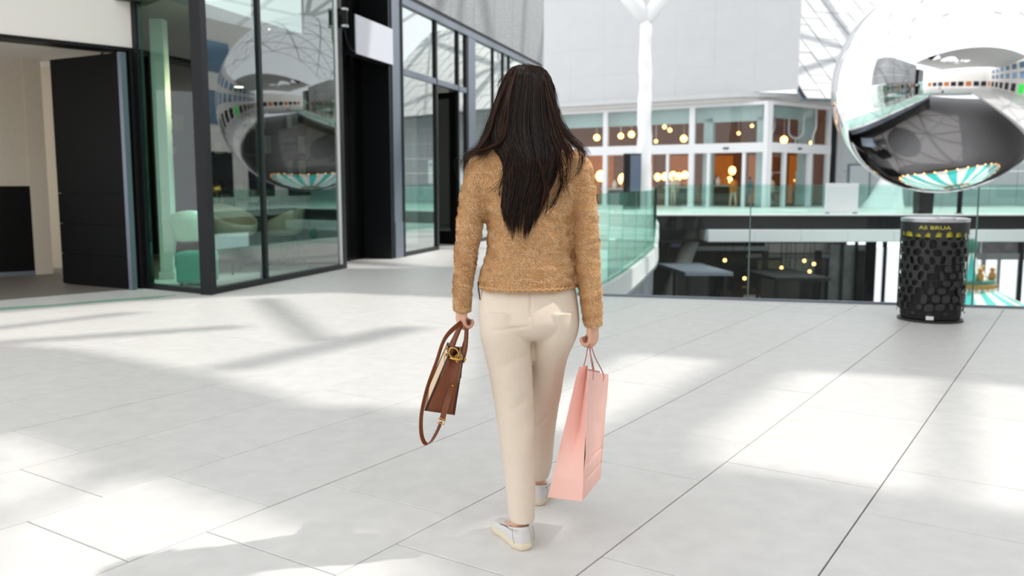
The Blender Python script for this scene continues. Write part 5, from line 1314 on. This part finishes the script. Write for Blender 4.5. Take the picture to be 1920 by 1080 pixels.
for k in range(S_):
    f = k / (S_ - 1); py = st + (end - st) * f
    l = np.interp(py, HR[:, 0], HR[:, 1]); r_ = np.interp(py, HR[:, 0], HR[:, 2]); Y = np.interp(py, HR[:, 0], HR[:, 3]); D = np.interp(py, HR[:, 0], HR[:, 4])
    cl_f = .68 * np.clip((f - .35) / .65, 0, 1)
    ph = phi * (1 - cl_f) + cph[ci_] * cl_f
    ph = ph + (.07 * np.sin(7 * f + cw_[ci_, 0] * 3) * cw_[ci_, 1] + rng.normal(0, 1, N) * .02) * np.clip(f - .3, 0, 1) * 1.6
    cx = (l + r_) / 2; rx = (r_ - l) / 2
    px = cx + rx * np.sin(ph) * lay; Yk = Y - D * np.cos(ph) * np.where(np.cos(ph) < 0, .5, lay)
    b_ = (540 - py) / FPX; ry_ = cP + b_ * sP; rz = -sP + b_ * cP; t = Y / ry_
    ctrl[:, k, 0] = (px - 960) / FPX * t; ctrl[:, k, 1] = Yk; ctrl[:, k, 2] = CAM_H + rz * t
m1 = strands(ctrl, rng.uniform(.0006, .0011, N), ['hair_dark', 'hair_mid', 'hair_light'], [.66, .27, .07], 'strands')
o_ = meshobj('strands', m1, hc); o_['kind'] = 'stuff'
# loose locks over both shoulders and a few stray hairs
C2 = []
def lock(pts, n, sp0, sp1, S2=18):
    for _ in range(n):
        u = rng.normal(0, 1, 3); q = []
        for i, (x, y, Y) in enumerate(pts):
            w = (sp0 + (sp1 - sp0) * i / (len(pts) - 1)) * min(1, .25 + .3 * i)
            q.append(tuple(at(x + u[0] * w + rng.normal(0, .6), y + u[1] * w * .8 + rng.normal(0, .6), Y + u[2] * w * .0012)))
        c = catmull(q, 8); C2.append(c[np.linspace(0, len(c) - 1, S2).astype(int)])
lock([(958, 131, 3.07), (942, 160, 3.06), (926, 205, 3.05), (911, 250, 3.04), (897, 276, 3.03), (880, 292, 3.04), (872, 304, 3.06)], 70, 3, 3.5)
lock([(962, 130, 3.05), (944, 165, 3.035), (932, 195, 3.025), (918, 240, 3.015), (905, 268, 3.005), (889, 286, 3.0), (876, 296, 3.02)], 50, 3, 3)
lock([(968, 135, 3.04), (955, 180, 3.0), (950, 225, 2.985), (942, 262, 2.975), (922, 277, 2.985), (900, 284, 2.99), (884, 290, 3.01)], 50, 4, 2.5)
lock([(1018, 131, 3.08), (1034, 160, 3.07), (1042, 205, 3.05), (1056, 240, 3.04), (1074, 264, 3.03), (1092, 280, 3.03), (1100, 292, 3.05)], 90, 3, 4)
lock([(952, 138, 3.05), (934, 195, 3.03), (922, 240, 3.03), (916, 266, 3.025), (907, 282, 3.02), (897, 292, 3.02)], 130, 3, 6)
lock([(1026, 138, 3.05), (1039, 195, 3.03), (1047, 240, 3.03), (1056, 266, 3.02), (1066, 282, 3.01), (1070, 296, 2.99)], 110, 3, 6)
lock([(1014, 130, 3.06), (1032, 165, 3.04), (1039, 195, 3.025), (1050, 235, 3.01), (1068, 262, 3.0), (1084, 276, 2.995), (1092, 292, 2.985), (1086, 318, 2.975), (1070, 338, 2.972)], 26, 3, 4)
lock([(1020, 150, 3.03), (1030, 190, 3.0), (1040, 230, 2.98), (1052, 265, 2.965), (1064, 285, 2.96), (1068, 310, 2.96), (1060, 345, 2.96), (1048, 362, 2.96)], 24, 3, 4)
lock([(1030, 250, 2.95), (1044, 285, 2.945), (1052, 320, 2.945), (1050, 352, 2.95), (1036, 384, 2.955), (1028, 392, 2.955)], 34, 3, 6)
lock([(1046, 280, 2.96), (1058, 312, 2.955), (1057, 345, 2.955), (1064, 372, 2.955)], 12, 4, 5)
lock([(960, 262, 2.95), (951, 300, 2.945), (943, 335, 2.945), (938, 360, 2.95), (941, 372, 2.95)], 20, 3, 4)
lock([(965, 300, 2.94), (950, 330, 2.94), (930, 352, 2.96), (912, 368, 2.97)], 5, 3, 5)
lock([(1010, 300, 2.935), (1024, 350, 2.935), (1022, 390, 2.94), (1014, 405, 2.945)], 24, 5, 7)
for _ in range(70):            # flyaways on the crown and the shoulder line
    x = rng.uniform(945, 1040); y = np.interp(x, [945, 985, 1040], [148, 121, 170]); s = rng.choice([-1, 1])
    lock([(x, y + 6, 3.08), (x + s * 4, y - 1 + rng.normal(0, 2), 3.07), (x + s * 14, y + 3 + rng.normal(0, 3) + abs(x - 985) * .15, 3.06), (x + s * 16 + rng.normal(0, 4), y + 22, 3.05)], 1, .5, 2)
for _ in range(26):
    x = rng.uniform(868, 885); lock([(x + 18, 280, 3.02), (x, 290 + rng.normal(0, 5), 3.04), (x - 8 + rng.normal(0, 4), 300 + rng.normal(0, 8), 3.05), (x - 4 + rng.normal(0, 6), 318 + rng.normal(0, 12), 3.05)], 1, 1, 3)
C2 = np.array(C2)
m2 = strands(C2, rng.uniform(.0005, .0009, len(C2)), ['hair_dark', 'hair_mid', 'hair_light'], [.5, .3, .2], 'loose_strands')
o_ = meshobj('loose_strands', m2, hc); o_['kind'] = 'stuff'

# ------------------------------------------------------------------ handbag in her left hand
M('leather', (116, 58, 20), .38, noise=.10, nscale=14, bump=.06, bscale=260); M('leather_dark', (62, 36, 22), .4); M('canvas_cream', (224, 196, 164), .6, noise=.03, nscale=40); M('bag_inside', (24, 18, 16), .8)
hg = thing('handbag', 'brown leather and cream handbag with long strap hanging from her left hand', 'handbag', tuple(at(838, 770, 3.05)))
Yn = 3.03
q0 = [at(797, 770, Yn), at(851, 778, Yn), at(867, 676, Yn), at(841, 667, Yn)]       # near gusset: bottom-left, bottom-right, top-right, top-left
ax = Vector((-.022, .275, -.004))                                                      # long axis, away from the camera
q1 = [p + ax for p in q0]
mid = lambda a, b, t: a.lerp(b, t)
def gusset(qs, inward, name):
    n = 10; L = []
    for i in range(n + 1):
        f = i / n; l, r_ = mid(qs[0], qs[3], f), mid(qs[1], qs[2], f); pin = .028 * f ** 1.3
        c = mid(l, r_, .5) + inward * pin; w = l - r_; wn = w.normalized() * .001
        rnd = .012 * max(0, 1 - f * 8) ** 2
        L.append([l - w * rnd * 4 , mid(l, c, .6), c, mid(r_, c, .6), r_ + w * rnd * 4])
    v = [p for R in L for p in R]; f_ = []
    for i in range(n):
        for j in range(4): f_.append((i * 5 + j, i * 5 + j + 1, i * 5 + j + 6, i * 5 + j + 5))
    o = MB().add(v, f_).build(name, MT['leather'], hg, True); s = o.modifiers.new('s', 'SOLIDIFY'); s.thickness = .003; s.offset = 0; return o
gusset(q0, ax.normalized(), 'gusset'); gusset(q1, -ax.normalized(), 'gusset')
def slab(a, b, c, d, th, name, m, bev=.0):
    nrm = (b - a).cross(d - a).normalized() * th
    return MB().hexa([a, b, b + nrm, a + nrm, d, c, c + nrm, d + nrm]).build(name, MT[m], hg, bevel=bev)
for l, sgn in (((q0[0], q1[0], q1[3], q0[3]), 1), ((q0[1], q1[1], q1[2], q0[2]), -1)):
    slab(l[0], l[1], l[2], l[3], .004 * sgn, 'side_panel', 'canvas_cream')
    lo = .12; slab(l[0], l[1], mid(l[1], l[2], lo), mid(l[0], l[3], lo), -.003 * sgn, 'base_trim', 'leather')
    MB().tube([mid(l[0], l[3], .0), mid(l[0], l[3], .5), l[3]], .0035, 8).build('edge_piping', MT['leather_dark'], hg, True)
    MB().tube([mid(l[1], l[2], .0), l[2]], .0035, 8).build('edge_piping', MT['leather_dark'], hg, True)
    MB().tube([l[3], l[2]], .0032, 8).build('top_binding', MT['leather_dark'], hg, True)
slab(q0[0], q0[1], q1[1], q1[0], .005, 'base', 'leather')
zin = [mid(q0[0], q0[3], .82), mid(q0[1], q0[2], .82), mid(q1[1], q1[2], .82), mid(q1[0], q1[3], .82)]
slab(zin[0] + ax * .1, zin[1] + ax * .1, zin[2] - ax * .1, zin[3] - ax * .1, .004, 'inner_divider', 'bag_inside')
GRIP = TL(.020, 0, -.100)
def strap_band(pts, w, th, name, m, parent=hg, side=None, sub=7):
    P = catmull([tuple(p) for p in pts], sub); L = []; n_ = len(P)
    for i in range(n_):
        d = Vector(P[min(i + 1, n_ - 1)]) - Vector(P[max(i - 1, 0)]); d.normalize()
        s = (side or Vector((0, 1, 0))); s = (s - d * s.dot(d)).normalized(); k = d.cross(s).normalized(); p = Vector(P[i])
        L.append([p - s * w / 2 - k * th / 2, p + s * w / 2 - k * th / 2, p + s * w / 2 + k * th / 2, p - s * w / 2 + k * th / 2])
    return MB().loop(L).build(name, MT[m], parent, 50)
axn = ax.normalized()
for (e, f), dx in (((q0[3], q1[3]), -.012), ((q0[2], q1[2]), .012)):       # two arched handles, one on each side panel
    a, b = mid(e, f, .24) + Vector((0, 0, -.02)), mid(e, f, .72) + Vector((0, 0, -.02))
    top = GRIP + Vector((dx * .35, 0, -.002))
    path_ = [a, a.lerp(top, .45) + Vector((dx * .5, -.012, -.004)), a.lerp(top, .8) + Vector((dx * .3, -.01, .006)), top - Vector((0, .018, -.004)), top + Vector((0, .018, .004)), b.lerp(top, .8) + Vector((dx * .3, .01, .006)), b.lerp(top, .45) + Vector((dx * .5, .012, -.004)), b]
    P = catmull([tuple(p) for p in path_], 6); rr_ = [.0075 if 6 < i < len(P) - 6 else .0085 for i in range(len(P))]
    h_ = MB().tube([tuple(p) for p in P], rr_, 10).build('handle', MT['leather'], hg, True)
    for c in (a, b):
        MB().ball(tuple(c + Vector((dx * .8, -.003, .012))), .006, 10, 8).build('stud', MT['brass'], h_, True)
        strap_band([c + Vector((dx * .15, 0, .03)), c + Vector((dx * .15 - dx * .3, 0, -.01)), c + Vector((-dx * .5 + dx * .1, 0, -.055))], .02, .004, 'tab', 'leather_dark', h_, axn)
# clasp and rings at the open top
cc = mid(q0[3], q0[2], .5) + Vector((0, .012, .0))
def ring_(c, r, t, ux, uy, name='ring'):
    MB().tube([tuple(c + ux * r * math.cos(2 * PI * k / 20) + uy * r * 1.25 * math.sin(2 * PI * k / 20)) for k in range(20)], t, 8, closed=True).build(name, MT['brass'], hg, True)
X_, Z_ = Vector((1, 0, 0)), Vector((0, 0, 1))
ring_(cc + Vector((-.006, -.012, .018)), .016, .0026, (X_ * .8 + Z_ * .5).normalized(), (Z_ * .8 - X_ * .5).normalized())
ring_(cc + Vector((.012, -.014, .004)), .012, .0024, X_, (Z_ * .5 + Vector((0, .8, 0))).normalized())
MB().tube([cc + Vector((-.024, -.014, .002)), cc + Vector((-.006, -.02, -.002)), cc + Vector((.026, -.014, -.004))], [.003, .0042, .003], 8).build('clasp_bar', MT['brass'], hg, True)
MB().tube([cc + Vector((.0, -.016, .0)), cc + Vector((.006, -.02, -.014)), cc + Vector((.014, -.016, -.010))], [.003, .003, .002], 8).build('clasp_hook', MT['brass'], hg, True)
# long shoulder strap: from the hand down, round the bottom, up to the tab on the gusset
loopp = [GRIP + Vector((-.004, -.002, .006)), at(836, 632, 3.06), at(818, 680, 3.03), at(801, 728, 3.0), at(790.5, 775, 2.985), at(790, 812, 2.98), at(797, 831, 2.98), at(808, 828, 2.98), at(820, 808, 2.985), at(827, 791, 2.99)]
sp_b = strap_band(loopp, .017, .0035, 'shoulder_strap', 'leather', side=Vector((.55, .8, .1)))
strap_band([at(829, 788, 2.995), at(834, 768, 3.005), at(842, 742, 3.022), at(849, 721, 3.03)], .02, .005, 'strap_tab', 'leather', side=Vector((1, .15, .2)))
bk = at(828, 790, 2.985); u_ = (at(834, 768, 3.0) - at(827, 791, 2.99)).normalized(); s_v = Vector((1, .1, .25)); s_v = (s_v - u_ * s_v.dot(u_)).normalized()
MB().tube([bk - s_v * .012 - u_ * .009, bk + s_v * .012 - u_ * .009, bk + s_v * .012 + u_ * .009, bk - s_v * .012 + u_ * .009], .0022, 6, closed=True).build('buckle', MT['brass'], sp_b, True)
MB().tube([bk - u_ * .009, bk + u_ * .010 + Vector((0, -.003, 0))], .0016, 6).build('buckle_pin', MT['brass'], sp_b)
MB().ball(tuple(at(849, 723, 3.024)), .004, 8, 6).build('stud', MT['brass'], sp_b, True)

# ------------------------------------------------------------------ pink paper bag in her right hand
M('pink_paper', (246, 196, 184), .55, bump=.03, bscale=120); M('pink_cord', (196, 128, 124), .7)
pg = thing('shopping_bag', 'tall pink paper shopping bag with cord handles hanging from her right hand', 'bag', tuple(at(1075, 935, 3.0)))
n0, n1 = at(1027, 932, 2.99), at(1092, 940, 2.95)          # near gusset foot: left, right
t0, t1 = at(1085, 688, 3.02), at(1103, 695, 3.00)          # near gusset top
n2 = at(1126, 897, 3.17); n3 = n0 + (n2 - n1)
t2, t3 = at(1141, 702, 3.20), None; t3 = t0 + (t2 - t1)
ins_ = (n2 - n1).normalized()
bm = bmesh.new()
def grid(A, B_, C, D, nu, nv, fn=None):        # A-B bottom, D-C top
    G = []
    for j in range(nv + 1):
        r = []
        for i in range(nu + 1):
            u, v = i / nu, j / nv; p = (A.lerp(B_, u)).lerp(D.lerp(C, u), v)
            if fn: p = p + fn(u, v)
            r.append(bm.verts.new(p - Vector(org(pg))))
        G.append(r)
    for j in range(nv):
        for i in range(nu): bm.faces.new((G[j][i], G[j][i + 1], G[j + 1][i + 1], G[j + 1][i]))
    return G
outn = (n1 - n0).normalized()
def fold(sg):
    return lambda u, v: ins_ * sg * (.055 * (1 - abs(2 * u - 1)) * min(1, max(0, (v - .16) / .35)) ** 1.0)
crumple = lambda sg: (lambda u, v: outn * sg * (.004 * math.sin(3.1 * u + 5 * v) * math.sin(PI * v) + (-.004 * math.exp(-((v - .27 - .03 * u) / .012) ** 2) - .004 * math.exp(-((v - .14 - .02 * u) / .012) ** 2)) * min(1, u * 6) + .0025 * mnoise.noise(Vector((u * 4, v * 7, sg)))))
grid(n0, n1, t1, t0, 12, 30, fold(1)); grid(n2, n3, t3, t2, 12, 30, fold(-1))
grid(n1, n2, t2, t1, 16, 48, crumple(1)); grid(n3, n0, t0, t3, 16, 48, crumple(-1))
grid(n0, n3, n2, n1, 2, 2)
bmesh.ops.remove_doubles(bm, verts=bm.verts, dist=.0006)
bmesh.ops.recalc_face_normals(bm, faces=bm.faces)
me = bpy.data.meshes.new('paper_body'); bm.to_mesh(me); bm.free(); me.materials.append(MT['pink_paper']); ob = meshobj('paper_body', me, pg)
s = ob.modifiers.new('s', 'SOLIDIFY'); s.thickness = .0012
slab_z = .004
MB().hexa([t1 + Vector((0, 0, -.045)) - outn * .002, t2 + Vector((0, 0, -.045)) - outn * .002, t2 + Vector((0, 0, -.045)) - outn * .0008, t1 + Vector((0, 0, -.045)) - outn * .0008, t1 - outn * .002, t2 - outn * .002, t2 - outn * .0008, t1 - outn * .0008]).build('top_fold', MT['pink_paper'], pg)
GR = TR(.020, 0, -.100)
for a, b, sg in ((t1, t2, 1), (t0, t3, -1)):
    c0, c1 = a.lerp(b, .22) + Vector((0, 0, -.03)) + outn * sg * .0, a.lerp(b, .72) + Vector((0, 0, -.03))
    top = GR + Vector((0, 0, .002))
    pts = [c0, c0 + Vector((0, 0, .03)), c0.lerp(top, .6) + Vector((0, -.008, 0)), top + Vector((sg * .003, -.022, .002)), top + Vector((sg * .003, .02, .003)), c1.lerp(top, .6) + Vector((0, .008, 0)), c1 + Vector((0, 0, .03)), c1]
    P = catmull([tuple(p) for p in pts], 6); MB().tube([tuple(p) for p in P], .0021, 7).build('cord_handle', MT['pink_cord'], pg, True)
